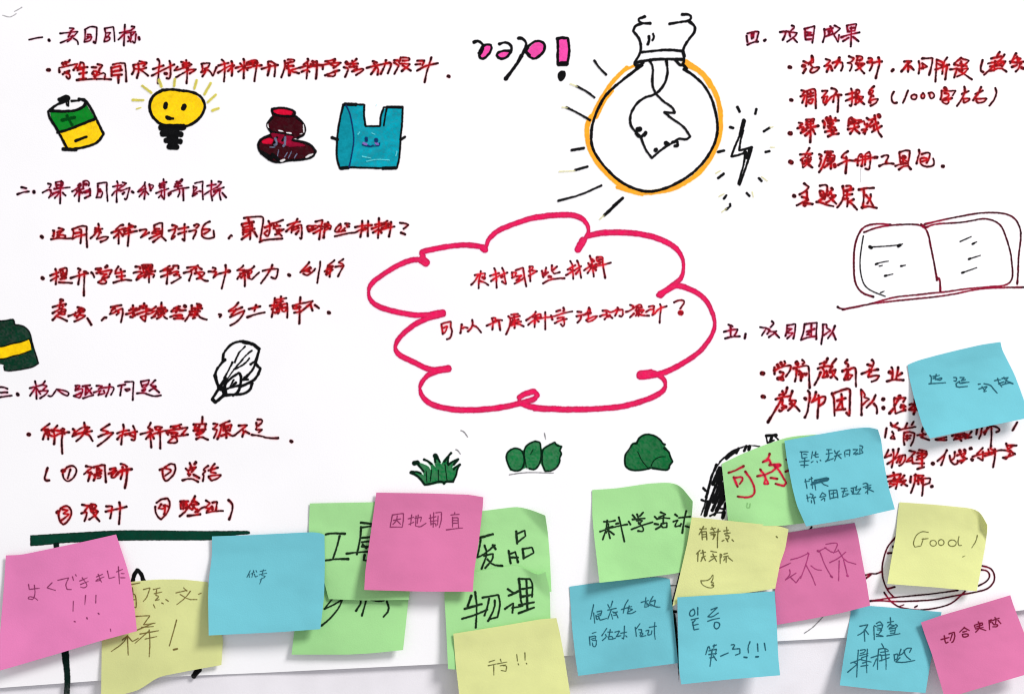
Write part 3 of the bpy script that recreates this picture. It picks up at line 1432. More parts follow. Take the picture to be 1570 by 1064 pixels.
430 490 490 570 520 660 500 710 440 725 360 715
650 330 640 370 585 405 650 380 660 420
650 430 740 420 700 450
565 470 620 540 600 600 640 600 600 520
540 530 640 510 750 430
690 430 740 480 800 590 780 620 705 600
660 545 720 555
w2.5 800 380 815 390
w2.5 795 490 830 475
@n_gr/smudge 1070 640 5.91 greensmudge 2
450 775 440 815 470 820 475 780
@n_bm 1190 640 5.91 inkblue 1.9
220 310 290 310
230 310 235 370 280 360
250 330 280 335
215 400 300 390
260 370 255 450
225 430 290 430
330 310 320 370
340 340 380 330
360 310 350 360 385 355
320 405 335 395
370 395 375 405
400 385 405 390
460 290 500 290
475 290 480 360 450 400
455 330 510 320
450 395 520 370
530 300 540 330 575 300
530 350 590 330
560 310 530 390
560 340 590 370
620 310 625 355
630 300 670 290 665 345
640 330 655 330
700 290 740 290 700 330 740 320
760 255 790 260 770 300 795 320 720 335
760 280 760 330
265 560 280 640
260 580 300 575
320 540 330 640
300 560 330 550
w3.4 320 605 390 585 465 565
w3.4 330 590 400 580 470 555
w2.4 350 570 460 545
400 560 420 600 470 620
350 600 360 655
280 700 290 760
280 730 310 720
310 690 340 700 320 730 360 720
340 730 350 780
320 770 320 750
420 680 395 720
420 680 450 700
400 720 450 710
410 745 440 725 440 755
480 660 490 740
485 660 550 655 560 725
500 690 540 680
520 670 520 720
500 730 550 720
590 640 640 640
600 670 650 660
620 650 600 720 650 700
630 690 660 690
680 640 720 630
700 640 700 690 680 660
730 620 720 660 770 640 740 680
690 690 760 690
790 600 820 590 830 620
790 630 860 610
810 640 860 630 810 680 
830 600 830 690
840 650 885 670
@n_yc 1000 770 7.095 inkolive 1.9
520 290 590 285
560 260 510 350
540 320 545 405
540 320 590 315 595 405
550 350 590 345
550 375 590 370
640 290 690 280
650 270 680 320
630 330 700 320
640 350 690 345 660 400
670 340 670 390
720 290 710 370 710 490
700 320 740 310
780 310 830 300
810 270 815 340
790 340 850 330
800 360 840 360 830 400 800 390
760 420 780 410
810 400 825 425
870 405 885 420
520 520 480 560
500 550 495 640
530 550 580 540
550 520 560 580 530 640
540 600 580 580
560 590 580 630
640 530 700 540
660 560 680 600 620 640
640 590 700 585
680 600 700 640
740 560 740 660
740 560 760 570 750 600
780 560 820 550
780 590 830 580
805 590 805 650
780 630 790 610
830 600 875 635
@n_yc/thumbs_up_drawing 1000 770 7.095 inkolive 1.4
w1.4 530 850 600 850 640 820 655 790 665 790 660 840 640 865
w1.4 530 850 540 890 590 920 640 930 670 920 670 890 650 900
w1.4 645 870 670 870 660 890 640 895 660 905
@n_yc 1000 770 7.095 inkolive 1.9
w2.2 1350 370 1360 380
@n_pl 0 790 3.885 wine 1.5
170 410 175 440 210 435 235 432
205 415 210 470 195 500 165 495 175 480 210 490 225 505
310 400 280 430 330 445
345 385 410 370 390 410 400 440 425 440
432 365 438 385
450 352 455 360
475 390 520 370
480 410 525 392
490 370 515 405 520 420 500 432 480 425
575 365 610 350
580 380 620 365
585 350 600 385 570 390 590 375 605 395
640 330 650 375 685 365
695 335 730 320
705 305 712 405
722 345 740 345
720 370 745 370
437 510 435 570
510 475 505 530
572 475 570 520
w2 443 630 448 632
w2 517 608 520 615
w2 585 582 590 586
w1.2 658 675 660 690
@n_yl 140 790 3.885 olivebrown 1.5
w1.7 240 410 290 400
w1.7 245 430 250 470 240 540
w1.7 245 465 265 470 270 550 255 545
w1.7 250 500 265 500
310 440 350 430 330 490 310 510
370 440 410 430
375 465 420 455
385 475 405 480 380 505 405 500
370 530 380 550
w1.8 420 520 430 525
w1.8 445 500 460 510
390 440 385 470
550 430 570 450
505 460 570 445
590 450 560 490 510 530
530 470 580 500 630 500
640 468 655 462
w1.6 260 600 350 595 310 650 380 640
w1.6 300 665 370 660
w1.8 265 685 370 640
w1.8 290 705 400 685
w1.6 345 680 350 760 345 840
w1.4 320 735 390 720
w1.4 340 690 260 760
w1.8 185 740 215 715 245 750 280 730
w1.6 215 715 190 760 120 808
w1.8 215 715 220 830
w1.8 508 622 490 690 465 775
w2.4 490 798 512 793
@n_bl 300 750 3.942 inkblue 1.3
330 490 310 530
322 505 325 530
335 510 355 500
350 490 340 530
355 510 360 530 375 522
365 490 370 500
390 495 425 488
410 485 400 520
385 515 430 505
405 520 425 525 390 545
400 535 387 570
@n_gt 430 740 3.8 darkgreenink 3.6
265 300 300 293 375 296
345 310 330 370 305 445
265 452 320 443 395 443
470 232 560 242
470 258 465 330 445 415
475 260 540 250 530 330
475 320 520 316
475 345 515 340
475 370 510 372
480 360 500 380
385 412 440 405 510 400
490 420 485 450 560 460
@n_gb 430 740 3.8 darkgreenink 3.4
330 640 290 690 255 735 300 715 360 680 340 730 290 790 240 830
450 640 475 690 440 745
500 680 490 720 475 772
530 680 570 690 600 685
620 690 635 740 600 780
500 640 600 640
@n_pm 550 740 5.91 wine 1.6
305 290 285 400
305 290 405 275 405 340 395 400
285 400 390 400
315 340 380 325
350 300 345 340 310 375
350 345 380 375
450 325 500 310
480 290 470 380
455 375 500 355
510 320 570 310 560 350
540 290 530 370
520 300 515 390 560 400 610 365
640 320 700 305
650 350 710 340
680 270 675 400
655 370 700 365 700 390
650 290 655 380
700 270 750 265 750 340 730 405
720 300 715 380
870 270 870 285
835 290 910 285
850 310 850 400
850 315 900 315 905 405
860 340 895 340
860 365 895 365
795 425 870 415 940 408
@n_gp 670 760 3.5 darkgreenink 3.4
228 225 300 205
235 235 225 290 215 330 250 315 310 265
255 265 270 310 240 390
300 265 315 285
255 320 300 310 300 340 260 385
270 340 300 370 350 375
425 190 430 255
425 205 470 185 475 215 430 250
385 295 395 360
395 310 420 300 435 355
395 330 435 330
460 285 465 335
460 285 510 275 520 305 465 335
@n_gw 670 760 3.5 darkgreenink 3.4
185 535 165 590
150 605 240 580
135 658 200 640 270 610
205 515 215 600 208 705
245 545 330 530 340 580 325 650 280 660
280 550 270 600 255 640
310 560 310 600 275 670
380 500 410 520
385 535 440 510
365 605 410 575 405 625
440 445 500 445 515 480 510 540
440 445 450 550
450 500 510 490
455 540 510 530
480 450 485 600
440 585 520 570
405 600 460 590 450 560
440 628 520 598
@n_ym 670 760 3.5 inkolive 1.5
280 890 310 880
275 910 320 900
305 905 305 960
340 875 345 890
325 900 375 890
340 910 370 905
355 910 375 910 370 940 345 935
428 850 432 885
w2 436 900 438 905
472 840 473 880
w2 480 897 482 900
@n_gk 860 730 5.909 darkgreenink 3
390 410 450 410 490 400
355 500 440 470 520 450 600 435
420 400 410 480 380 570
430 430 430 500 445 560
430 490 480 525
430 480 400 470 470 455
440 470 410 510
w3.4 525 370 545 450 575 590
500 430 520 425
615 410 630 435
650 350 670 375
690 345 700 370
745 328 715 360
650 390 760 380
690 400 740 400 710 430
640 480 730 445 830 415
705 420 750 470 745 500 700 495
850 365 870 385
850 430 880 435
860 478 900 455
905 325 950 345 890 370
870 385 930 375 985 380
930 355 925 430
910 430 960 420 960 460 920 465 905 440
1035 345 1055 360
1020 410 1060 395 1040 430 1030 460 1080 445
1070 375 1170 365
w3.4 1135 315 1115 400 1100 510
1090 430 1080 450
1130 450 1160 460
@n_b1 850 870 5.486 inkblue 1.8
330 310 305 430
330 380 340 465
360 370 400 360 390 400 350 410
365 390 390 385
370 410 385 440 440 425
350 400 355 440 380 420
450 310 465 340
490 280 475 330
450 355 520 340
480 350 450 430
490 370 520 380 535 420
480 390 490 430
500 380 530 370
500 400 525 395
565 350 650 325
620 270 590 320 580 380
620 340 660 350 620 370
630 320 615 385 650 385 685 365
730 290 790 275
770 250 760 330
770 290 800 320 770 330
830 240 800 290 850 270 840 320
800 300 850 330 890 330
775 310 820 320
320 550 350 540
295 580 300 650
305 580 350 570 345 600
320 610 355 610 350 660 325 665 320 630
310 600 340 590
400 570 440 510
405 610 440 580 430 560
450 540 490 540
470 520 455 600 490 600
450 580 490 575 490 600 515 590
510 540 550 530 520 580 560 570
560 550 610 540
590 490 585 600 570 590
610 580 600 570
680 500 690 575
690 510 720 470
710 520 740 520 720 570
720 545 750 550 725 580 770 570
770 530 800 520 780 570 810 560
800 500 860 490
845 460 840 540 848 600
820 530 815 560
@n_b2 1020 890 6.115 inkblue 2
265 265 235 280 225 320 250 335 280 310 275 275 260 262
305 250 305 320
245 365 310 350
280 370 260 390 255 420 290 410 310 405
255 385 270 460 315 450
430 270 490 248 400 335
400 335 440 340 500 300
400 378 450 360 510 350
465 390 455 430 480 455 510 430 510 395 480 385 462 392
400 620 380 690
410 615 420 640
450 610 480 600
460 600 455 630
410 655 480 640 470 690
410 690 480 680
440 640 420 800
450 700 480 745
420 720 465 715
520 705 590 675
620 600 655 595 630 640 700 635 700 680 660 695
795 570 775 620 780 675
865 590 870 660
930 585 940 650
w2.4 740 715 765 718
w2.4 850 712 872 710
@n_pr 1170 790 5.91 wine2 1.6
150 475 250 430
250 400 330 380 415 340
w2.2 405 338 415 350
415 345 390 440 340 570
240 490 250 530 200 585 300 520
250 560 300 610 340 550
390 450 440 540 475 630
435 455 480 490 530 495
w2.6 495 320 510 325
510 320 570 290
520 340 560 450 620 555
w2.4 615 548 628 558
570 260 660 245 680 260 640 340
560 290 630 340 680 320
605 425 680 390 750 330
680 310 740 410 840 440
690 410 685 590
730 400 750 480 765 545
w2.4 760 543 770 548
@n_yr 1320 750 5.32 inkolive 1.4
550 350 500 340 450 370 425 440 440 470 490 460 510 400
500 405 550 400
570 421 585 414 601 415 613 426 617 441 610 455 595 462 579 461 567 450 563 435 570 421 585 414
637 415 650 408 665 409 676 420 679 435 673 449 660 456 645 455 634 444 631 429 637 415 650 408
763 415 777 428 778 445 767 459 747 465 727 461 713 448 712 431 723 417 743 411 763 415 777 428
800 385 790 430 800 460 820 455
950 375 940 420 905 475
w1 830 550 850 540
@n_br 1200 890 6.116 inkblue 1.9
725 425 800 410 760 480 705 510
765 460 770 565
770 455 805 500
855 430 860 550
860 420 880 430
880 400 910 380 930 400
890 420 940 410 930 450 890 440
890 460 930 460 900 500
880 500 945 520 880 520
1010 345 1015 410
985 390 1040 380
1010 400 985 430
1010 410 1050 420 1000 440
1060 410 1080 420 1060 440
1000 450 1060 440 1050 490 1010 490
1010 470 1050 465
980 515 1040 505 1100 495
610 855 700 780 660 760
640 770 720 740 740 730
w1.8 710 650 700 780 695 900
730 650 780 640 770 670 730 680
725 700 800 680
740 720 800 700
w1.8 795 640 785 760 790 860
w1.8 740 740 830 760
750 770 790 760
735 800 800 790
830 720 920 690
900 650 890 740 890 830
880 730 850 800
930 590 950 630
900 640 960 630 990 650
920 670 990 660
920 700 1000 690
w1.8 960 640 970 740 970 830
910 750 1000 720
930 710 930 750
1045 690 1050 750
1055 690 1080 680 1080 730 1050 740
1110 640 1090 700 1130 680 1160 630 1210 630 1190 670
1140 650 1150 700 1200 740
1100 720 1060 760 1140 765 1240 745
@n_pbr 1380 890 6.116 winedark 2
385 550 460 530
415 515 425 585 450 575
460 495 510 480 515 520 500 570 485 575
490 500 470 560
605 435 560 480
605 440 650 465
590 480 625 470
585 500 590 530 640 520 640 495 590 500
735 385 740 395
700 415 770 390 775 410
700 420 705 440
720 430 770 415
710 450 780 435
750 400 740 450 710 480
750 445 805 465
835 370 840 455
840 375 860 360 850 390
890 345 900 350
870 370 930 350
865 390 880 410
900 370 895 400
880 410 920 410 910 430 870 430
920 370 945 400
@desk_drawing 0 790 3.885 deepgreenbar 0 F
180 118 340 108 560 95 700 88 900 88 1010 90 1200 92 1350 92 1480 90 1490 98 1488 112 1400 115 1300 148 1100 148 870 148 700 150 500 158 380 163 280 175 180 182
@desk_drawing/leg 0 790 3.885 deepgreenink 0 F
318 165 352 160 355 240 400 600 408 780 415 900 420 960 415 1070 378 1070 385 980 380 910 365 830 350 500
@chair_drawing 0 790 3.885 black 8
w7 790 395 800 350 820 325 845 350 855 390
@chair_drawing/leg 140 790 3.885 black 8
640 918 610 955
@figure_drawing 1070 640 5.91 black 2.6
w4 635 40 660 0
560 262 480 250 400 265 320 300 240 360 180 430 130 510 100 600 80 700
400 270 330 290 260 340 200 400
w4 440 260 420 300
w4 370 280 350 320
w5 470 260 460 290
w5 340 300 260 370
620 170 630 230
w4 620 165 710 160
w4.5 670 170 660 210
690 160 730 200
640 225 690 205
w4 170 430 120 540 100 640 75 720
w6 200 460 140 600
w5 215 490 130 700 70 880
w6 215 540 180 660 140 760
w5 230 600 190 720 130 840
w5 235 660 190 790
w6 240 720 170 840
w3 80 720 60 800 30 880
w5 90 760 65 885
w3 50 640 70 660
w3 35 745 55 755
w2.6 110 890 170 860 240 860 225 910
w4 250 780 240 830 190 820 150 880
w5 235 860 225 905
@figure_drawing/neck 850 870 5.486 black 2
w1.6 1055 45 1035 120 1000 260 985 310
w1.6 975 150 1030 150
w4.5 1000 370 1020 370
w3 990 310 985 280
@figure_drawing/leg 850 870 5.486 deepgreenink 0 F
998 385 1018 385 1030 500 1040 640 1050 780 1048 960 1035 800 1020 640 1005 500
@cup_drawing 1320 750 5.32 maroonblack 2.8
280 395 350 330 440 285 520 250 620 238 720 245 830 275 940 350
280 395 220 460 190 540 170 640 180 740 220 830 270 880
35 700 80 685 120 690 170 670
40 725 80 695
75 910 200 890 270 880 440 865 600 850 790 822
75 910 150 905 270 915 440 910 600 900 750 870 950 835 1040 810 1090 750 1090 690 1060 640 980 620
975 655 1030 660 1055 700 1030 750 960 785
190 840 230 900 290 950 350 970 450 985 550 978 650 960 740 930 800 880 850 830
220 810 275 795
w3 220 520 250 518
w3 262 465 262 472
w1.8 310 955 350 940
w2.4 440 960 460 948
@figure_drawing/line 1200 890 6.116 greyink 1.3
380 335 340 380 280 440 205 490
@figure_drawing/line 1170 790 5.91 black 2.6
440 105 425 125
@pencil_mark 0 0 5.233 faintgrey 1.4
175 62 145 80 115 95
130 112 105 130 75 142 20 125
@pencil_mark/pencil_line 1200 220 10 faintgrey 1
1200 390 1195 590
@figure_drawing/line 1000 770 7.095 black 2.6
740 250 765 200
760 430 870 540 1020 630
@battery/green_fill 60 120 5.815 green 0 F
95 285 200 300 330 290 420 235 500 360 350 420 180 490 110 380
@battery/yellow_fill 60 120 5.815 yellow 0 F
180 490 340 420 505 365 575 490 520 570 420 615 230 635
@battery/outline 60 120 5.815 black 4.6
115 280 80 300 95 360 150 440 225 580 260 640 400 620 520 580 575 500 540 430 500 340 440 230 400 195
215 633 330 640
165 485 250 465 350 425 500 365
100 290 220 300 330 290 400 255 415 220
100 285 150 240 230 210
w3.6 290 205 370 200 345 180 390 190
w3.4 385 195 425 215
w2.6 262 200 262 250
w5 180 190 235 160 265 165 265 195 215 205 185 195
w3 240 200 250 245
w4.2 205 185 260 185
w4 325 560 420 525
@battery/plus_mark 60 120 5.815 darkgreen 4 
205 375 315 350
250 335 265 370 295 420
@bulb_small/yellow_fill 60 120 5.815 yellow 0 F
1000 160 1080 105 1200 95 1380 130 1480 230 1430 360 1320 430 1200 430 1060 410 990 330 985 230
@bulb_small/outline 60 120 5.815 black 4.8
1100 110 1020 150 985 220 985 290 1020 360 1090 420 1200 430 1320 435 1420 375 1475 290 1480 230 1440 160 1370 125 1250 110 1180 100 1100 110
w6 1130 235 1125 260
w6 1295 250 1285 270
w5 1140 350 1165 360
w3 1145 365 1195 362
@bulb_small/cap_fill 60 120 5.815 black 8
w9 1090 440 1285 438
w9 1105 495 1260 502
w8.5 1135 555 1255 565
w9 1165 612 1225 615
w12 1165 450 1190 600
w12 1215 450 1200 600
@bulb_small/ray_stroke 60 120 5.815 olive 3.4
920 70 1000 130
835 195 930 198
w2 870 275 910 262
1070 20 1090 75
1210 10 1205 70
1405 20 1385 95
1530 45 1475 145
1575 150 1505 215
1600 270 1545 290
@bottle/dark_fill 380 140 6.04 maroon 0 F
215 165 330 150 430 185 440 225 500 270 535 340 525 400 470 435 415 440 420 460 520 465 600 510 630 570 600 620 480 640 390 650 290 665 220 650 140 600 90 520 110 450 200 410 210 370 170 310 230 245 215 200
@bottle/red_fill 380 140 6.04 crimson 0 F
225 175 320 158 420 185 400 225 260 225
@bottle/red_fill 380 140 6.04 crimson 0 F
120 460 200 430 240 450 220 490 140 490
@bottle/red_fill 380 140 6.04 crimson2 0 F
220 380 420 420 400 460 520 490 540 515 400 515 380 520 250 460 210 400
@bottle/outline 380 140 6.04 black 3.6
225 165 320 150 430 180 440 215 420 235 280 230 225 200 225 165
225 245 175 300 190 350 215 375
450 240 520 300 535 360 520 410 460 435
200 410 120 440 90 500 110 560 150 600 210 645 290 665 370 640 480 640 600 615 630 560 590 500 520 470 420 455
w2 215 375 420 410
w5 230 590 300 650
w5 130 570 220 620
w3 240 510 250 450 270 430
w3 320 460 345 420
@bottle/highlight 380 140 6.04 white 0 F
275 360 310 362 340 380 290 375
@bottle/highlight 380 140 6.04 white 0 F
350 380 400 382 410 398 360 392
@bottle/highlight 380 140 6.04 white 0 F
510 300 524 330 522 390 512 380
@bottle/highlight 380 140 6.04 white 0 F
180 310 190 300 190 330 200 345 182 335
@bottle/highlight 380 140 6.04 white 0 F
540 600 600 575 610 585 560 615 530 620
@bottle/highlight 380 140 6.04 white 0 F
290 645 340 625 350 640 310 658
@bottle/highlight 380 140 6.04 white 0 F
470 400 510 385 505 400
@bottle/glint 380 140 6.04 steel 3.4
255 440 270 490 250 500
345 430 345 490 330 510
w1.5 205 520 250 520
w1.5 285 545 275 600
w1.5 365 570 340 610
w1.5 405 560 375 620
w1.5 455 580 430 620
@bag/teal_fill 380 140 6.04 teal 0 F
890 125 1080 125 1090 325 1225 325 1240 200 1270 150 1435 150 1430 300 1420 470 1400 640 1380 710 850 715 825 600 830 400 850 260
@bag/side_fill 380 140 6.04 teal2 0 F
895 135 940 180 970 300 980 450 960 620 935 710 855 712 830 600 835 400 860 240
@bag/outline 380 140 6.04 black 3.3
885 125 1080 125 1075 230 1090 325 1225 325 1230 230 1260 150 1435 150 1430 300 1415 420 1410 540 1400 640 1380 715 1240 715 1100 710 940 705 850 715 820 610 825 450 845 290 885 125
w4.5 900 122 1000 125
w4.5 860 715 930 710
w4.5 1250 715 1370 712
w4 1290 148 1430 150
w2.4 1285 165 1270 240 1260 320
w4 830 450 780 430
w4 1415 450 1455 425
@bag/fold_line 380 140 6.04 navy 2.4
910 135 945 200 970 330 985 450 965 580 940 700
@bag/cheek 380 140 6.04 violet 3.6
1075 485 1095 495
1185 480 1205 495
@bag/face 380 140 6.04 navy 2.4
w4.5 1095 440 1098 455
w4.5 1188 450 1190 460
1110 505 1135 515 1160 505
w1.5 1060 495 1100 510
w1.5 1170 510 1215 505
w1.5 1220 480 1220 500
@bag/streak 380 140 6.04 paleteal 1.6
1020 400 1035 380
1150 390 1175 400
1060 605 1140 620
1100 650 1200 630 1310 640
1380 560 1370 600
1190 130 1190 131
@idea/pink_fill 715 45 9.235 pink 0 F
300 215 350 240 340 330 270 410 215 410 185 360 220 270
@idea/pink_fill 715 45 9.235 pink 0 F
430 370 500 320 610 310 600 370 510 420 450 410
@idea/pink_fill 715 45 9.235 pink 0 F
860 310 950 200 1020 170 1110 230 1090 330 1000 410 900 410 870 350
@idea/pink_fill 715 45 9.235 pink 0 F
1295 130 1430 120 1455 300 1430 490 1290 490 1290 300
@idea/outline 715 45 9.235 black 4.8
110 185 160 165 210 190 240 235 230 300 190 370 180 340
240 240 290 215 350 225 360 280 330 340 280 400 230 425 185 400 180 330 240 230
470 210 530 188 590 195 640 240 640 310 600 370 560 410 500 425 440 400 425 360 470 320 550 305 620 310
740 130 790 130 845 180 850 240 800 350 740 460 640 600 565 695
w6 780 380 740 460 640 600 560 700
860 260 950 180 1020 165 1090 190 1120 240 1090 330 1030 390 960 425 900 400 840 320 870 260
w4.6 1290 140 1340 120 1440 130 1460 280 1450 400 1430 495 1300 500 1290 400 1300 250 1290 140
w7 1310 495 1420 490
w4 850 330 900 370
@idea/outline 715 45 9.235 black 0 F
1290 640 1330 590 1390 590 1415 640 1385 720 1340 748 1295 710
@bulb_big/orange_ring 820 90 4.257 orange 8.4
w4 655 45 600 70 540 120 480 200
985 30 1050 60 1110 110 1170 200 1210 310 1215 430 1205 520 1170 610 1110 710 1020 790 900 855 730 880 620 870 520 800 420 700 360 600 340 520 340 430 370 380
w7 500 210 450 280 400 380
w5 600 60 500 150 420 280 360 400 338 480
w9 1000 40 1090 90 1150 180
w5 700 885 620 870 540 840
@bulb_big/black_ring 820 90 4.257 black 5
700 45 600 120 520 185 460 240 410 330 375 430 365 530 380 600 440 690 520 775 600 830 710 870 800 865 900 830 1020 760 1110 670 1170 570 1195 480 1190 390 1160 270 1110 180 1050 120 975 70
@bulb_big/glass_neck 880 10 6.258 black 4.4
680 100 620 120 625 145 660 165 730 165
650 165 590 185 570 240 630 310 645 380 640 440 610 500 580 540 585 570 640 565 670 540 600 590
1040 80 1100 78 1130 100 1110 140 1030 150 920 168
1110 150 1165 190 1160 250 1100 320 1050 400 1050 460 1060 510 1050 560 1020 570 980 520
650 440 760 430 900 415 1040 430
w5 590 540 720 515 850 505 1050 510
1045 430 1060 480
1055 570 1080 600
w4 720 290 725 320 710 365
w4 760 265 770 300 755 325
@bulb_big/filament 820 90 4.257 black 4.2
750 15 775 60 765 150 775 210 830 275 900 320 915 355 845 350 890 390 970 440 1015 510 990 530 940 520 900 550 830 590 765 650 720 590 695 520
860 15 870 90 850 170 790 235 710 255 650 310 620 380 625 440 660 480 690 510 720 490
w5.5 672 464 685 461
w4 660 490 680 515 700 510
w4.6 715 500 725 485
w5.5 857 552 870 560
w4.2 900 545 930 540 935 570 915 570
w5.5 790 600 792 595
@bulb_big/ray_mark 820 90 4.257 black 3.4
390 15 420 60 465 105
275 182 340 215 390 255
208 320 280 355 360 402
242 598 320 585
265 727 345 705
155 928 300 890 435 828
w4 455 1022 570 915
w3.5 515 960 575 910
@bulb_big/yellow_mark 820 90 4.257 paleolive 2
232 165 275 183
180 318 210 322
160 738 260 733
425 1048 450 1025
@bolt_drawing/outline 1090 150 5.908 black 3.8
300 205 280 300 250 370 215 450 185 535 250 520 310 500
w5 300 210 265 340
290 300 270 380 255 480 320 465 375 445 355 520 310 650 260 790
310 510 300 600 270 700 250 780
w6 310 500 330 540
w5 350 470 345 540
@bolt_drawing/spark 1090 150 5.908 black 3.6
240 85 260 125
412 105 403 145
175 268 200 275
480 305 530 275
65 492 120 480
68 728 115 690
498 492 532 485
435 730 460 755
325 865 350 890
140 885 120 912
175 965 175 985 140 1012
@bolt_drawing/yellow_spark 1090 150 5.908 paleolive 1.8
540 270 565 265
540 450 580 450
460 715 510 755
375 855 385 900
45 685 90 660
75 895 120 870
100 1035 140 1005
@jar/dark_fill 0 480 10.64 deepgreen 0 F
-40 120 100 120 220 95 240 190 340 195 440 240 500 340 520 440 560 580 630 810 560 880 440 900 300 930 160 945 70 930 60 840 -40 830
@jar/yellow_band 0 480 10.64 yellow 0 F
-40 555 80 550 200 500 320 490 470 430 500 520 510 600 400 660 300 690 200 700 90 740 -40 745
@jar/outline 0 480 10.64 black 1.8
-40 130 80 125 210 95 235 130 235 190 340 195 440 245 500 340 515 440 560 600 600 720 630 820 540 880 400 910 280 930 160 945 75 935 60 870
-40 550 60 548 200 495 320 480 470 425
-40 750 90 745 200 700 330 680 500 610
480 420 530 560
@cabbage/outline 310 510 8.87 black 4.6
290 380 280 330 300 260 380 170 450 130 550 115 650 135 740 180 780 230 750 320 725 420 680 520 580 620
w5 560 125 680 150 770 220
310 370 250 430 190 510 175 590 200 690 240 740
w5 175 580 200 690 240 750
240 740 180 830 130 910 175 950 240 900 300 840 290 760 240 730
w5 150 910 180 940 240 895 300 850
730 430 790 490 760 580 700 650 600 700 530 730
680 690 660 770 580 830 480 840 420 840 320 850
w3 550 640 625 635
300 760 320 680 400 610 500 545 530 590 530 640 510 760 480 820 420 850
w3.5 320 840 300 780 400 740 500 720
w2.8 300 700 350 620 430 500 520 400 600 300 675 245
w2.8 430 500 540 450 600 400 640 350
w2.8 300 620 350 530 410 405
w2.8 445 400 485 300 520 250 580 190
w2.6 380 740 400 690 430 640
w3.4 400 730 460 680
w3.5 660 430 720 390 740 350
w4 250 720 320 620
w7 305 800 310 830
w7 240 740 260 760
@cloud 540 310 5.414 magenta c8.5:4.6
610 500 540 470 400 510 270 590 160 670 130 740 150 820 240 880 400 920 570 945 750 920
w9.5 580 480 610 500
590 450 570 430 580 410 700 385 850 360 980 355 1090 375
w9.5 1085 380 1100 395
1110 370 1130 310 1200 240 1330 185 1450 145 1530 125
w10 660 935 750 918
@cloud 820 310 5.414 magenta c9:4.6
0 130 150 108 300 105 390 130 440 190 450 250 420 300 360 400
w9.5 400 320 358 395
440 280 550 255 700 250 850 260 1000 290 1150 360 1220 440 1240 540 1220 630 1150 690 1030 770
w10 1160 690 1080 740 1045 765
1180 690 1230 700 1350 750 1430 820 1480 930 1495 1020
@cloud 590 480 6.04 magenta c9:4.6
540 10 380 50 250 120 150 210 95 290 100 350 150 400 260 450 400 520 480 530 590 520
w9.5 480 530 585 515
480 540 400 570 340 640 320 700 350 780 430 850 600 890 780 900 950 890 1100 870 1260 835 1380 800 1415 760 1380 725 1290 750 1245 780 1250 830 1350 870 1480 885 1580 885
@cloud 820 470 5.414 magenta c9:4.6
1455 0 1490 90 1498 170 1460 260 1380 370 1250 460 1100 540 1030 560
w11 880 570 960 555
w9 900 575 1000 565
960 545 1040 570 1085 620 1080 690 1000 745 850 800 700 835 500 850 300 855 150 850 0 845
@cloud_line1 710 385 10 redcloud 3.2
270 310 270 350 240 450 240 570
180 370 340 340 320 430
180 370 240 360 190 450 130 515
260 460 330 480 385 520
290 400 340 420
480 265 500 320 510 400 515 560
410 380 550 340
430 460 530 390 680 330
600 260 630 320 640 420 660 510 600 470
580 400 620 390
750 330 760 410
750 330 820 330 790 400 750 410
810 295 920 255 940 400 970 540
820 390 900 375 820 450
790 500 870 460 930 410
830 440 900 440
1020 240 1030 340 1030 460
1020 240 1080 230 1060 280 1010 310
1010 380 1080 340 1140 310 1060 300
1275 255 1260 330
1210 305 1230 400
1230 340 1310 325 1250 370
1225 380 1290 340
1365 220 1355 300 1400 350 1480 325
1380 290 1440 240
1310 395 1350 395
1225 495 1330 440 1440 420 1555 418
@cloud_line1 850 385 10 redcloud 3.2
245 155 280 220 290 430
205 285 320 220
180 370 300 300 410 235
350 150 380 220 410 410
330 350 380 290
250 290 310 300 
545 75 570 150 590 270 605 390
520 185 545 240
570 130 610 160
455 295 540 240 700 190
510 340 560 260 650 230 760 210 865 180
610 260 640 300
660 95 740 95 740 200 780 410
650 100 650 160 720 170
680 140 720 130
560 210 640 250
560 260 640 200
@cloud_line2 665 450 10 redcloud 3.3
115 470 200 440 265 430 260 520 285 570 270 640 250 690 205 700
120 475 140 620
150 530 210 500 180 590 140 620
430 475 420 540 410 605
420 540 490 515 520 530
590 405 600 460 580 530 525 580
600 490 660 510 725 595
890 380 960 370 930 400 1050 410
900 390 910 460 900 550
810 495 880 465 1010 410
1000 430 1020 560
910 430 980 410
1145 350 1180 380 1170 500 1110 625
1190 325 1290 315
1180 380 1320 345
1190 430 1300 400
1180 460 1340 430
1230 350 1250 430 1240 530
1170 490 1300 460 1380 505
1210 400 1270 460
@cloud_line2 795 450 10 redcloud 3.3
265 280 240 330 120 410
260 340 340 310 340 350
150 480 240 400 400 370 540 355 690 300 825 275
250 380 248 515
260 380 310 435
220 360 350 370
410 290 410 400 412 550
500 340 520 400
580 275 640 255
690 220 700 250 690 270
600 380 700 360 680 390
560 455 640 410 740 390
690 390 710 470 680 510 650 470
905 280 960 285
890 350 970 330 1090 310 1020 320
960 350 950 400 905 445
1080 215 1060 290 1000 330
1090 230 1100 300
1110 295 1070 310
1060 300 1080 360 1040 410 1130 360 1210 345 1160 400 1070 440 1040 410
@cloud_line2 915 450 10 redcloud 3.3
90 265 160 260 200 290 250 280 330 230
50 350 120 320 190 340 240 375
150 290 160 350 120 395
210 340 160 350
320 220 320 260 280 340
330 250 400 250 400 330 380 355 350 345
510 175 560 190 560 220
450 280 500 270 560 230 640 170 690 180 680 210
570 310 510 365
620 200 600 260 620 320
600 260 680 260 600 340
620 220 690 215
640 250 730 250 690 290
650 320 720 340 800 340
630 280 650 320 640 340
800 200 890 185 870 230
760 280 830 240 880 250 850 335 900 300 940 240 1070 195
970 165 990 210 970 330 965 450
1185 135 1260 100 1340 105 1340 150 1280 230
w5 1275 295 1300 300
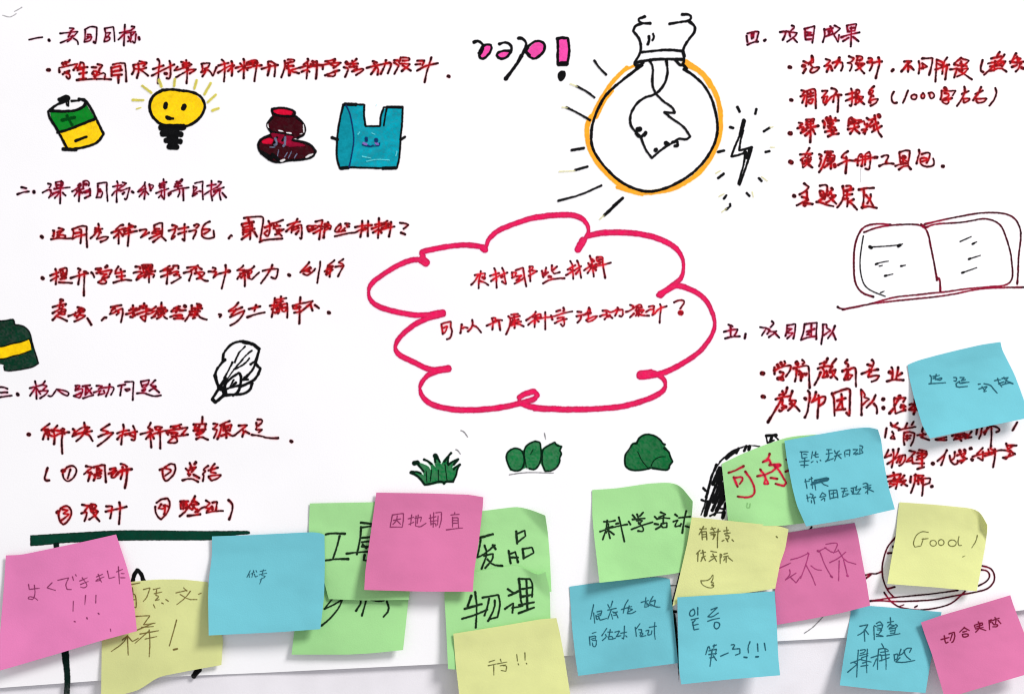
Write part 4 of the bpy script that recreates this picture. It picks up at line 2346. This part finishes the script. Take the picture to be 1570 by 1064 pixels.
@book 1275 315 5.322 maroonblack 3.2
265 220 370 180 480 162 600 155 700 155 760 180 790 230 810 340 840 480 860 610
860 590 885 600 888 700
340 745 250 720 190 640 180 500 185 330 230 210 280 165 380 148 480 160
760 155 900 120 1050 90 1200 62 1350 58 1450 75 1510 120 1545 200 1545 280 1525 420 1522 560 1515 640
770 180 850 150 1000 145 1130 130 1240 105 1330 125 1390 170 1420 250 1460 370 1475 500 1480 600 1430 655 1270 665 1060 685 940 705 820 715 700 730 520 745 400 780 250 820 90 850 50 830
90 850 300 805 550 775 820 750 1000 725 1150 690 1300 672 1570 668
w3 730 155 770 180
@book/pen_stroke 1275 315 5.322 black 2
260 250 240 370 230 480 245 600 280 670 350 710 440 742
310 340 420 335 540 325 580 315
360 480 400 465 465 455
390 495 415 490
565 495 605 488
435 575 500 560
400 712 430 700
1050 295 1140 255
1150 315 1185 297
1120 438 1215 408
1065 550 1185 508
w3.6 312 338 325 345
w3.6 545 332 560 325
w2.6 362 480 375 475
w2.6 568 495 575 494
w2.8 437 575 447 573
w2.8 1122 438 1132 434
w2.8 1065 550 1078 546
w2.8 1152 315 1162 310
@grass_drawing/green_fill 610 650 9.67 leafgreen 0 F
180 710 280 695 350 730 390 770 360 680 300 610 240 580 300 560 370 590 450 620 490 680 480 600 390 520 440 530 520 590 560 640 540 560 530 480 570 460 610 520 640 600 680 540 750 470 790 430 750 500 730 590 800 550 895 520 840 580 800 650 870 620 920 600 880 680 870 760 820 850 740 855 690 890 640 870 530 890 400 905 340 820 270 760 190 730
@grass_drawing/outline 610 650 9.67 black_green 3
220 725 190 715 280 700 340 730
w6 245 580 290 570
w4 200 715 230 715
w3.6 390 525 450 550 500 590
w5 555 470 570 490
550 490 550 540 555 560
580 480 625 560
w3.4 790 430 750 470 690 550
750 480 745 540 740 580
895 520 820 550 750 600
890 525 830 600
920 600 850 640 830 670
915 605 880 670 870 750 820 850
300 600 350 660 380 700
w3.6 190 720 280 760 340 820 400 900 520 880 600 850 680 860 685 890 700 850 820 850
w1.3 600 680 600 850
w1.3 500 680 480 850
w1.3 700 600 730 840
w1.3 420 700 430 860
@grass_drawing/pen_stroke 610 650 9.67 greyink 1.6
935 95 980 110 1035 190
860 378 890 390 930 445
@tree_drawing/green_fill 760 650 5.414 leafgreen 0 F
90 270 100 220 165 195 220 220 240 210 270 160 330 140 370 150 380 210 490 150 550 185 530 220 550 240 530 280 530 330 490 370 410 395 380 340 370 320 340 375 290 380 260 360 230 370 190 390 120 385 95 330
@tree_drawing/outline 760 650 5.414 black_green 2.6
130 210 165 195 215 215 235 260 240 320 220 370 190 390 130 385 100 330 85 270 100 230 130 210
235 250 240 200 270 165 325 140 345 145 370 150 375 200 380 260 370 320 345 360 320 380 280 370
385 260 390 210 430 180 490 150 510 180 550 185 530 220 550 240 530 285 535 310 510 360 460 390 410 390 385 330 385 260
w1.2 240 260 250 340 260 370
w1.2 290 250 310 210
@tree_drawing/pen_stroke 760 650 5.414 greyink 1.4
115 420 200 405 290 400 380 403 480 405
405 75 415 125
@clover_drawing/green_fill 760 650 5.414 leafgreen2 0 F
1070 260 1120 210 1130 160 1175 150 1200 100 1250 80 1320 90 1370 140 1405 180 1440 230 1450 270 1470 310 1440 340 1440 370 1410 385 1300 365 1240 380 1140 390 1080 360 1070 310
@clover_drawing/outline 760 650 5.414 black_green 3
1170 160 1190 110 1250 80 1320 95 1370 130 1385 160 1405 170
1165 160 1135 160 1110 210 1075 250 1070 310 1080 360 1140 388 1240 378 1280 365
1400 200 1440 230 1450 270 1470 310 1445 340 1440 370 1415 385 1300 365
w1.2 1290 350 1310 300 1360 270 1410 270
w1.2 1180 230 1210 300 1260 360
@title4 1130 25 7.476 black_red 3.4
110 230 120 300
120 200 200 180 250 180 235 240 220 290
165 195 170 260
190 195 185 250
120 330 190 300 240 295
310 285 330 270
495 185 560 175 590 180
560 180 550 230 525 275
630 110 665 125 620 170
580 180 690 195 660 240 575 295
600 190 610 235
640 250 690 300
780 150 785 270
775 150 890 115 880 200 865 305
800 190 850 190 800 220
800 225 860 220
790 270 850 265
1000 150 1010 220 985 300
1010 160 1100 140
1010 235 1090 210
1050 180 1090 160 1050 210
1070 120 1100 200 1160 300 1170 220
1120 110 1185 145 1110 210
1260 110 1370 90 1350 170 1280 180
1260 110 1270 180
1300 140 1350 135
1195 245 1300 210 1405 190
1310 130 1310 230 1305 350
1215 290 1280 250
1330 240 1395 290
@line10 1195 78 10 red 3.9
145 250 180 260
370 165 400 180 450 200
350 230 390 240
405 280 365 345
500 85 500 160 460 190
510 100 520 180 450 210
470 200 510 260 560 260 620 250 590 300 505 350 465 320 510 260
710 130 780 150 740 210 680 240 780 230
780 240 750 270 725 325
790 250 810 305
920 110 910 150 820 190
920 150 880 210 850 265
820 190 900 170 970 190 975 250 945 310 
1070 90 1150 120 1100 180 1040 190 1110 200 1110 260 1080 310
1190 90 1270 90 1280 130 1230 150
1200 90 1190 150
1180 200 1310 200 1240 260 1170 305
1180 190 1220 260 1300 350
1200 220 1260 220
1370 120 1420 120 1420 160 1350 180
1350 180 1430 180 1420 240 1385 305
1430 190 1500 175 1570 170
1520 105 1540 180 1510 300 1480 420
@line10 1330 78 6.54 red 3.6
240 210 265 185
370 110 445 105 410 130
410 130 340 210
410 150 408 215
430 160 465 195
515 110 525 150 515 230
550 80 655 75 645 150 620 245
550 130 600 160 540 180
555 135 555 180
695 90 690 180 682 310
700 95 760 120 740 170
700 130 740 150
680 190 750 170 820 140
800 70 770 110 760 160 750 235
800 145 780 290
940 75 870 130 910 150
940 80 1020 100 960 160
870 140 1000 160 930 130
830 190 900 180 870 270
900 190 1010 180 970 230 900 260
920 200 960 230 1050 290
940 110 950 200
1155 95 1130 200 1160 215
1325 15 1300 60
1240 80 1340 60
1375 40 1340 90 1170 245
1210 130 1300 110 1390 105 1350 160
1280 110 1270 200 1230 205
1230 160 1340 150
1240 205 1330 170 1395 210
1290 150 1380 110
1490 30 1430 130 1480 70 1540 80 1490 120
1430 110 1540 130
1500 60 1510 120 1570 112
1450 165 1500 145
1530 130 1520 180 1490 210
1540 170 1570 180
@line11 1195 128 10 red 3.7
170 255 200 262
340 110 390 125 360 170
325 205 400 180 370 250 350 300
400 130 520 85 550 100 555 200 560 380
430 130 420 240 410 350
440 170 520 150
440 210 520 190
450 260 520 240 490 320 440 290
480 130 480 210
660 120 740 115 700 170 650 225 740 200 710 290 670 310 680 240
700 330 760 250 830 180 950 180
800 80 860 90 880 120
880 130 840 190 825 290
860 160 900 200
905 180 905 300 893 440
1100 85 1120 140 1110 360 1080 340
1020 175 1160 145
1020 270 1150 215
1190 105 1230 110 1220 160 1170 180
1180 110 1170 330
1170 210 1290 205 1240 270 1160 325
1180 220 1300 320
1190 170 1240 250
1450 50 1380 110 1440 120 1400 180 1440 200
1380 130 1390 170
1410 200 1390 240 1370 285 1440 250 1515 240 1480 310 1400 345
1370 285 1400 300
"""

# ---------------------------------------------------------------- wall and poster
wall_m = paper_material('white_wall_paint', (230, 226, 232), 0.03, 0.85, 0, 0.3, 30)
xs = np.linspace(-900, 2500, 40); ys = np.linspace(-900, 2000, 40)
X, Y = np.meshgrid(xs, ys)
wall = grid_mesh('wall', world_pos(X, Y, np.zeros_like(X)), wall_m)
set_props(wall, kind='structure')

sheet_m = paper_material('poster_paper', (243, 241, 244), 0.014, 0.8, 0.0, 0.15, 8)
poster = bpy.data.objects.new('poster', None); link(poster)
set_props(poster, 'large white poster sheet full of red Chinese handwriting and marker doodles, flat on the wall', 'poster')
nx, ny = 420, 280
U, V = np.meshgrid(np.linspace(0, 1, nx), np.linspace(0, 1, ny))
PX = -70 + 1710 * U; PY = -60 + (bottom_edge(PX) + 60) * V
sheet = grid_mesh('paper_sheet', world_pos(PX, PY, paper_h(PX, PY)), sheet_m, poster)
so = sheet.modifiers.new('thickness', 'SOLIDIFY'); so.thickness = 0.0002; so.offset = -1.0
es = sheet.modifiers.new('crisp_edge', 'EDGE_SPLIT'); es.split_angle = math.radians(60)

# ---------------------------------------------------------------- sticky notes
NOTE_M = {
 'pink':   paper_material('pink_note_paper', (234, 134, 190), 0.04, 0.85, 0.12, 0.25, 26, None, 0.04),
 'hot':    paper_material('deep_pink_note_paper', (218, 122, 169), 0.045, 0.85, 0.12, 0.25, 26, None, 0.04),
 'blue':   paper_material('blue_note_paper', (116, 196, 210), 0.045, 0.85, 0.12, 0.25, 26, None, 0.03),
 'green':  paper_material('green_note_paper', (172, 227, 156), 0.04, 0.85, 0.12, 0.25, 26, None, 0.06),
 'yellow': paper_material('yellow_note_paper', (228, 231, 162), 0.04, 0.85, 0.12, 0.25, 26, None, 0.12),
}
def curve(pts, t):
    p = np.array(pts, float).reshape(-1, 2)
    s = np.concatenate([[0], np.cumsum(np.hypot(*(p[1:] - p[:-1]).T))]); s /= s[-1]
    # smooth: piecewise linear, then a little rounding by averaging nearby parameters
    def f(tt): return np.stack([np.interp(tt, s, p[:, 0]), np.interp(tt, s, p[:, 1])], -1)
    d = 0.05
    tt = np.asarray(t)
    a = np.clip(tt - d, 0, 1); b = np.clip(tt + d, 0, 1)
    dd = np.minimum(np.minimum(tt, 1 - tt), d)
    return (f(tt) * 2 + f(tt - dd) + f(tt + dd)) / 4

class Note:
    def __init__(s, top, right, bottom, left, base, lL, lR, curl=None, bow=0.0, p=1.3, side=0.0):
        s.e = (top, right, bottom, left); s.base = base; s.lL = lL; s.lR = lR
        s.curl = curl; s.bow = bow; s.p = p; s.side = side
    def pos(s, u, v):
        T, R, B, Lf = s.e
        t = curve(T, u); b = curve(B, u); l = curve(Lf, v); r = curve(R, v)
        u_ = u[..., None]; v_ = v[..., None]
        T = np.array(T, float).reshape(-1, 2); B = np.array(B, float).reshape(-1, 2)
        return ((1 - v_) * t + v_ * b + (1 - u_) * l + u_ * r
                - ((1 - u_) * (1 - v_) * T[0] + u_ * (1 - v_) * T[-1] + (1 - u_) * v_ * B[0] + u_ * v_ * B[-1]))
    def height(s, u, v):
        q = s.pos(u, v)
        g = np.clip((v - 0.17) / 0.83, 0, 1) ** s.p
        h = s.base + 0.85 * (s.lL * (1 - u) + s.lR * u) * g
        sd = int(s.base * 10 + s.e[0][0])
        h = h + 0.8 * (vnoise(u * 3.1 + 5, v * 4.3 + 9, sd) - 0.5) * (0.35 + g) + 0.24 * (vnoise(u * 9, v * 11, sd + 3) - 0.5)
        h = h + s.bow * np.sin(np.pi * u) * (0.15 + 0.85 * g)
        h = h + 0.25 * np.sin(u * 7 + s.base) * g + s.side * (np.abs(u - 0.5) * 2) ** 3 * (1 - g)
        if s.curl:
            cu, cv, c, A = s.curl
            d = np.abs(u - cu) + np.abs(v - cv)
            h = h + A * np.clip((c - d) / c, 0, 1) ** 1.25
        return h + paper_h(q[..., 0], np.minimum(q[..., 1], bottom_edge(q[..., 0])))
    def invert(s, x, y):
        u = np.full(x.shape, 0.5); v = np.full(x.shape, 0.5); e = 1e-3
        for _ in range(9):
            p = s.pos(u, v); pu = (s.pos(np.clip(u + e, 0, 1), v) - s.pos(np.clip(u - e, 0, 1), v)) / (np.clip(u + e, 0, 1) - np.clip(u - e, 0, 1))[..., None]
            pv = (s.pos(u, np.clip(v + e, 0, 1)) - s.pos(u, np.clip(v - e, 0, 1))) / (np.clip(v + e, 0, 1) - np.clip(v - e, 0, 1))[..., None]
            dx = x - p[..., 0]; dy = y - p[..., 1]
            det = pu[..., 0] * pv[..., 1] - pu[..., 1] * pv[..., 0]
            du = (dx * pv[..., 1] - dy * pv[..., 0]) / det; dv = (dy * pu[..., 0] - dx * pu[..., 1]) / det
            u = np.clip(u + np.clip(du, -.4, .4), 0, 1); v = np.clip(v + np.clip(dv, -.4, .4), 0, 1)
        return u, v
    def hfun(s, x, y):
        u, v = s.invert(x, y); return s.height(u, v)

NOTES = {
 'n_pl': ('pink', Note([9,851, 31,850.5, 77,841, 129,830, 178,819], [178,819, 194,867, 201,893, 206,930, 210,967],
                       [-6,1029, 9,1025, 82,1003.6, 154,982, 210,967], [9,851, 6,900, 0,970, -6,1029], 2.6, 10, 9),
          'pink sticky note at far left with Japanese hiragana and three exclamation marks'),
 'n_yl': ('yellow', Note([168,893, 190,892.5, 217,890, 243,888, 281,888, 318,892], [318,892, 326,930, 342,978, 339.5,1019],
                       [155,1072, 212,1058, 243,1037, 294,1027, 339.5,1019], [168,893, 158,940, 156,985, 155,1072], 0.5, 5, 4, None, 0, 1.5),
          'yellow sticky note half under the far left pink note, with a big exclamation mark'),
 'n_bl': ('blue', Note([325,822, 384,820, 478,815.4, 490,816, 497.4,820], [497.4,820, 498,864, 497,912, 494,940, 491,964],
                       [320,973.7, 427,968.7, 491,964], [325,822, 325,851, 320,890, 319,915, 320,973.7], 2.8, 13, 12),
          'blue sticky note with only two tiny characters, right of the far left yellow note'),
 'n_gb': ('green', Note([474,852, 628,852], [628,852, 626,921, 623,950, 618,996], [447,1003, 535,1003, 570,1001, 618,996],
                       [474,852, 462,905, 451,969, 447,1003], 0.4, 4.5, 8),
          'pale green sticky note peeking out below another green note, its characters half hidden'),
 'n_gt': ('green', Note([475,771.5, 572,769.7, 640,768], [640,768, 634,850, 627,919], [504,918, 560,920.5, 627,920],
                       [475,771.5, 473,816, 490,865, 504,918], 1.2, 3, 7.5),
          'green sticky note between the left blue note and the middle deep pink note'),
 'n_gp': ('green', Note([700,786, 741,783, 764,780, 793,776.6, 813,781, 836,790], [836,790, 840,817, 843,854, 845.5,907],
                       [695,900, 770,905, 845.5,907], [700,786, 697,840, 695,900], 0.4, 4, 4.5, (1, 0, 0.3, 4)),
          'green sticky note tucked behind the middle pink note, its top right corner curling up'),
 'n_gw': ('green', Note([684,886, 727,877, 756,871.4, 793,866, 807,873, 826,882.5, 836,876], [836,876, 843,905, 844,948, 848,1030],
                       [687,1025, 699,1026, 770,1028, 848,1030], [684,886, 681,909, 684,960, 687,1025], 4.3, 4.5, 3, (1, 0, 0.28, 4.5)),
          'green sticky note with two big dark characters, directly above the bottom middle yellow note'),
 'n_pm': ('hot', Note([577,755, 651.5,756, 719,758, 741,762], [741,762, 740,779, 734.4,828, 727,875, 725,906.6],
                       [558.5,904, 651.5,906.6, 725,906.6], [577,755, 568.6,816, 560,875, 558.5,904], 2.8, 13, 12),
          'deep pink sticky note with one line of thin writing, overlapping two green notes'),
 'n_ym': ('yellow', Note([695,971, 764,960, 830,948.6, 853,947], [853,947, 858.6,971, 867,1017, 876,1075, 884,1104],
                       [704,1118, 800,1112, 884,1104], [695,971, 698.6,1017, 704,1064, 706,1118], 7.6, 12, 15),
          'yellow sticky note at the bottom middle with one small word and two exclamation marks'),
 'n_b1': ('blue', Note([873,899, 917,892.8, 959,889, 1005,884.2, 1018,885, 1027,887.5], [1027,887.5, 1028,897, 1032.3,943, 1039.6,1016],
                       [886.5,1035.5, 977.6,1024, 1039.6,1016], [873,899, 877,961, 882.8,1012, 886.5,1035.5], 0.6, 10, 11, None, 0.0),
          'blue sticky note with two lines of small writing, below the folded green note'),
 'n_gk': ('green', Note([908,751, 944.6,748.6, 995.4,741, 1026,739.5, 1041,743, 1047,749, 1062,768], [1062,768, 1062,775, 1060,798, 1052,840, 1044.5,877],
                       [919,893, 965,888, 1027.5,880, 1044.5,877], [908,751, 908,789, 911,823, 914,848, 919,893], 0.8, 11, 3.2, (1, 0, 0.27, 6)),
          'green sticky note with a folded top right corner and a line of four bold characters'),
 'n_pr': ('hot', Note([1195,819, 1210,816, 1241,811, 1310.4,801.5], [1310.4,801.5, 1315.5,820.5, 1322,857.7, 1329,895, 1334,928],
                       [1191,957.5, 1240,949, 1288.4,939.7, 1334,928], [1195,819, 1188,880, 1188,905, 1191,957.5], 0.6, 3, 10),
          'deep pink sticky note with two very large faint characters, beside the drawn cup'),
 'n_gr': ('green', Note([1106.4,711, 1135,697, 1164.8,684.8, 1202,672, 1217,668.8, 1252,666], [1252,666, 1257,740, 1262,798],
                       [1117,805, 1197,806, 1230,802, 1262,798], [1106.4,711, 1109.8,741.5, 1115.7,792, 1117,805], 0.5, 3, 5, None, 1.0),
          'green sticky note with two large red characters, partly hidden by a blue note'),
 'n_bm': ('blue', Note([1202.7,675.5, 1257.7,665.4, 1308.4,656.6, 1333.8,654.9, 1346,658.5], [1346,658.5, 1351,674, 1355,707.7, 1361,741.5, 1372,780.4],
                       [1236,806.7, 1308.4,794.8, 1372,780.4], [1202.7,675.5, 1207,708, 1215.4,750, 1222,775.4, 1236,806.7], 2.8, 12, 13, (1, 0, 0.2, 1.5)),
          'blue sticky note with three lines of small writing, one word crossed out'),
 'n_yc': ('yellow', Note([1060.6,792.5, 1112.8,797.5, 1197.3,806.6, 1209,811], [1209,811, 1204,841, 1196,864, 1188.6,902],
                       [1031,929, 1045,921, 1100,915, 1188.6,902], [1060.6,792.5, 1053.6,833, 1043.7,875.7, 1038,899.7, 1031,929], 5.0, 2.2, 2.0),
          'yellow sticky note with two short lines and a small thumbs up drawing'),
 'n_b2': ('blue', Note([1038.5,915.3, 1110,911, 1187.6,906], [1187.6,906, 1191,955.4, 1193,1004.5, 1196,1034.7],
                       [1044.5,1048.6, 1118,1041, 1196,1034.7], [1038.5,915.3, 1039.6,971.8, 1041,1025.7, 1044.5,1048.6], 8.0, 11, 12),
          'blue sticky note with Korean letters above Chinese writing, under the thumbs up note'),
 'n_tr': ('blue', Note([1391.6,559.5, 1405,553.5, 1434,545.5, 1465.8,537.5, 1505.8,528.4, 1534,524.4], [1534,524.4, 1536,535.6, 1545.7,554.7, 1555.3,574, 1565,599.5, 1579,640],
                       [1426,672, 1505.8,655, 1579,640], [1391.6,559.5, 1394,578.7, 1402,612, 1414.7,653.8, 1426,672], 0.8, 15, 12),
          'blue sticky note standing alone highest of all, covering the red list on the right'),
 'n_yr': ('yellow', Note([1379,769.7, 1432.8,773.5, 1489,779, 1502,784, 1508,794, 1513.6,804.5], [1513.6,804.5, 1513.6,814, 1510,840, 1504,872, 1497.6,906],
                       [1360.4,894.7, 1432.8,900, 1497.6,906], [1379,769.7, 1376.4,787.6, 1373.6,821.4, 1367,855, 1360.4,894.7], 0.8, 9, 8, (1, 0, 0.26, 5)),
          'yellow sticky note with English writing, stuck over the drawn cup'),
 'n_br': ('blue', Note([1306,927, 1334,928.4, 1390,933, 1443.6,938], [1443.6,938, 1436,975, 1428,1007.7, 1419,1061.7],
                       [1287.5,1050, 1347,1056.8, 1419,1061.7], [1306,927, 1302,955, 1298,981.6, 1293,1011, 1287.5,1050], 0.5, 11, 7),
          'blue sticky note with two lines of writing, tucked under the bottom right pink note'),
 'n_pbr': ('hot', Note([1412,953.8, 1445.4,942.3, 1510.8,923.5, 1549,912], [1549,912, 1553.3,926, 1569.7,968.5, 1592,1028],
                       [1449,1071, 1478,1061.7, 1527,1047, 1592,1028], [1412,953.8, 1417.6,971.8, 1429,1002.8, 1449,1071], 4.2, 12, 11),
          'deep pink sticky note at the bottom right corner with four neat dark characters'),
}
GRP = 'sticky notes stuck on the poster'
note_obj = {}
for nid, (colr, nt_, lab) in NOTES.items():
    c = nt_.pos(np.array([0.5]), np.array([0.0]))[0]
    root = bpy.data.objects.new('sticky_note', None); link(root)
    set_props(root, lab, 'sticky note', GRP)
    n = 44
    U, V = np.meshgrid(np.linspace(0, 1, n), np.linspace(0, 1, n))
    q = nt_.pos(U, V)
    o = grid_mesh('note_sheet', world_pos(q[..., 0], q[..., 1], nt_.height(U, V)), NOTE_M[colr], root)
    m = o.modifiers.new('thickness', 'SOLIDIFY'); m.thickness = 0.00005; m.offset = -1.0
    es = o.modifiers.new('crisp_edge', 'EDGE_SPLIT'); es.split_angle = math.radians(60)
    note_obj[nid] = (root, nt_)

# ---------------------------------------------------------------- writing and drawings
LINES = {
 'title1': ('handwritten_heading', 'dark heading line number one at the top left'),
 'title2': ('handwritten_heading', 'dark heading line number two under the doodled battery'),
 'title3': ('handwritten_heading', 'dark heading line number three at the left'),
 'title4': ('handwritten_heading', 'dark heading line number four at the top right'),
 'title5': ('handwritten_heading', 'dark heading line number five above the right hand list'),
 'line2a': ('handwritten_line', 'long red line of characters under the first heading'),
 'line3': ('handwritten_line', 'red line ending in a question mark under the second heading'),
 'line4': ('handwritten_line', 'red line starting with a bullet, second under the second heading'),
 'line5': ('handwritten_line', 'red line with three separated phrases, lowest under the second heading'),
 'line6': ('handwritten_line', 'red line starting with a bullet under the third heading'),
 'line7a': ('handwritten_line', 'red words after the circled number one'),
 'line7b': ('handwritten_line', 'red words after the circled number two'),
 'line8a': ('handwritten_line', 'red words after the circled number three'),
 'line8b': ('handwritten_line', 'red words after the circled number four'),
 'cloud_line1': ('handwritten_line', 'upper red line inside the pink cloud'),
 'cloud_line2': ('handwritten_line', 'lower red line inside the pink cloud, ending in a question mark'),
 'line10': ('handwritten_line', 'red line running off the right edge under the fourth heading'),
 'line11': ('handwritten_line', 'red line with the number 1000 in brackets'),
 'line12': ('handwritten_line', 'short red line of four characters under the number 1000'),
 'line13': ('handwritten_line', 'red line fourth under the fourth heading'),
 'line14': ('handwritten_line', 'red line directly above the drawn book'),
 'line15': ('handwritten_line', 'red line beside the highest blue note'),
 'line16': ('handwritten_line', 'red line with a colon beside the highest blue note'),
 'line17': ('handwritten_line', 'red line partly hidden by the highest blue note'),
 'line18': ('handwritten_line', 'red line below the highest blue note'),
 'line19': ('handwritten_line', 'last short red line of the right hand list'),
 'battery': ('battery_drawing', 'green and yellow battery doodle'),
 'bulb_small': ('light_bulb_drawing', 'small smiling yellow bulb doodle'),
 'bottle': ('bottle_drawing', 'dark red bottle doodle lying over a red shape'),
 'bag': ('bag_drawing', 'teal carrier bag doodle with a tiny smiling face'),
 'idea': ('lettering', 'upside down word idea with pink filled letters'),
 'bulb_big': ('light_bulb_drawing', 'big bulb doodle ringed in orange'),
 'bolt_drawing': ('lightning_bolt_drawing', 'black lightning bolt doodle with sparks'),
 'jar': ('jar_drawing', 'dark green jar doodle with a yellow band, cut by the left edge'),
 'cabbage': ('cabbage_drawing', 'black outline cabbage doodle'),
 'cloud': ('cloud_drawing', 'magenta cloud outline in the middle'),
 'book': ('open_book_drawing', 'open book doodle at the right'),
 'grass_drawing': ('grass_drawing', 'green grass tuft doodle'),
 'tree_drawing': ('bush_drawing', 'three green bushes doodle'),
 'clover_drawing': ('bush_drawing', 'single dark green bush doodle'),
 'desk_drawing': ('desk_drawing', 'thick dark green bar and leg doodle'),
 'chair_drawing': ('chair_drawing', 'black pointed shape half hidden by the yellow note'),
 'figure_drawing': ('figure_drawing', 'black scribbled figure half hidden by sticky notes'),
 'cup_drawing': ('cup_drawing', 'dark red cup and saucer doodle'),
 'pencil_mark': ('pencil_mark', 'faint grey pencil marks'),
}
order, groups = parse(DATA)
SEPARATE = {'ray_stroke', 'ray_mark', 'yellow_mark', 'spark', 'yellow_spark', 'highlight', 'red_fill', 'cheek', 'streak',
            'glint', 'pen_stroke', 'pink_fill', 'line'}
seed = 10
pending = {}
for key in order:
    pending.setdefault(key[0].split('/')[0], []).append(key)
for did, keys in pending.items():
    on_note = did in note_obj
    root, hf = (note_obj[did][0], note_obj[did][1].hfun) if on_note else (poster, paper_h)
    # the outline is the part, its fills and small marks are sub-parts
    main = None
    if not on_note:
        main = next((k for k in keys if k[0].endswith('/outline')), None) or \
               next((k for k in keys if '/' not in k[0]), None) or keys[0]
        for k in keys:
            if k[0].endswith('/black_ring'): main = k
    objs = {}
    for li, k in enumerate(keys):
        seed += 1
        sub = k[0].split('/')[1] if '/' in k[0] else None
        name = ('handwriting' if sub is None or sub == 'pen' else sub) if on_note else \
               (LINES[did][0] if k == main else (sub or 'pen_stroke'))
        if sub in SEPARATE:
            for n_, it in enumerate(groups[k]):
                o = ink_film(name, [it], k[1], hf, li + 0.05 * n_, None, step=0.65, seed=seed + n_)
                if o is not None: objs[k + (n_,)] = o
            continue
        o = ink_film(name, groups[k], k[1], hf, li, None, step=0.6 if on_note else 0.65, seed=seed)
        if o is None: continue
        objs[k] = o
    for k, o in objs.items():
        if on_note or k == main: o.parent = root
        else: o.parent = objs[main]
        if k == main and not on_note: o['label'] = LINES[did][1]
print('faces', sum(len(o.data.polygons) for o in scene.objects if o.type == 'MESH'))
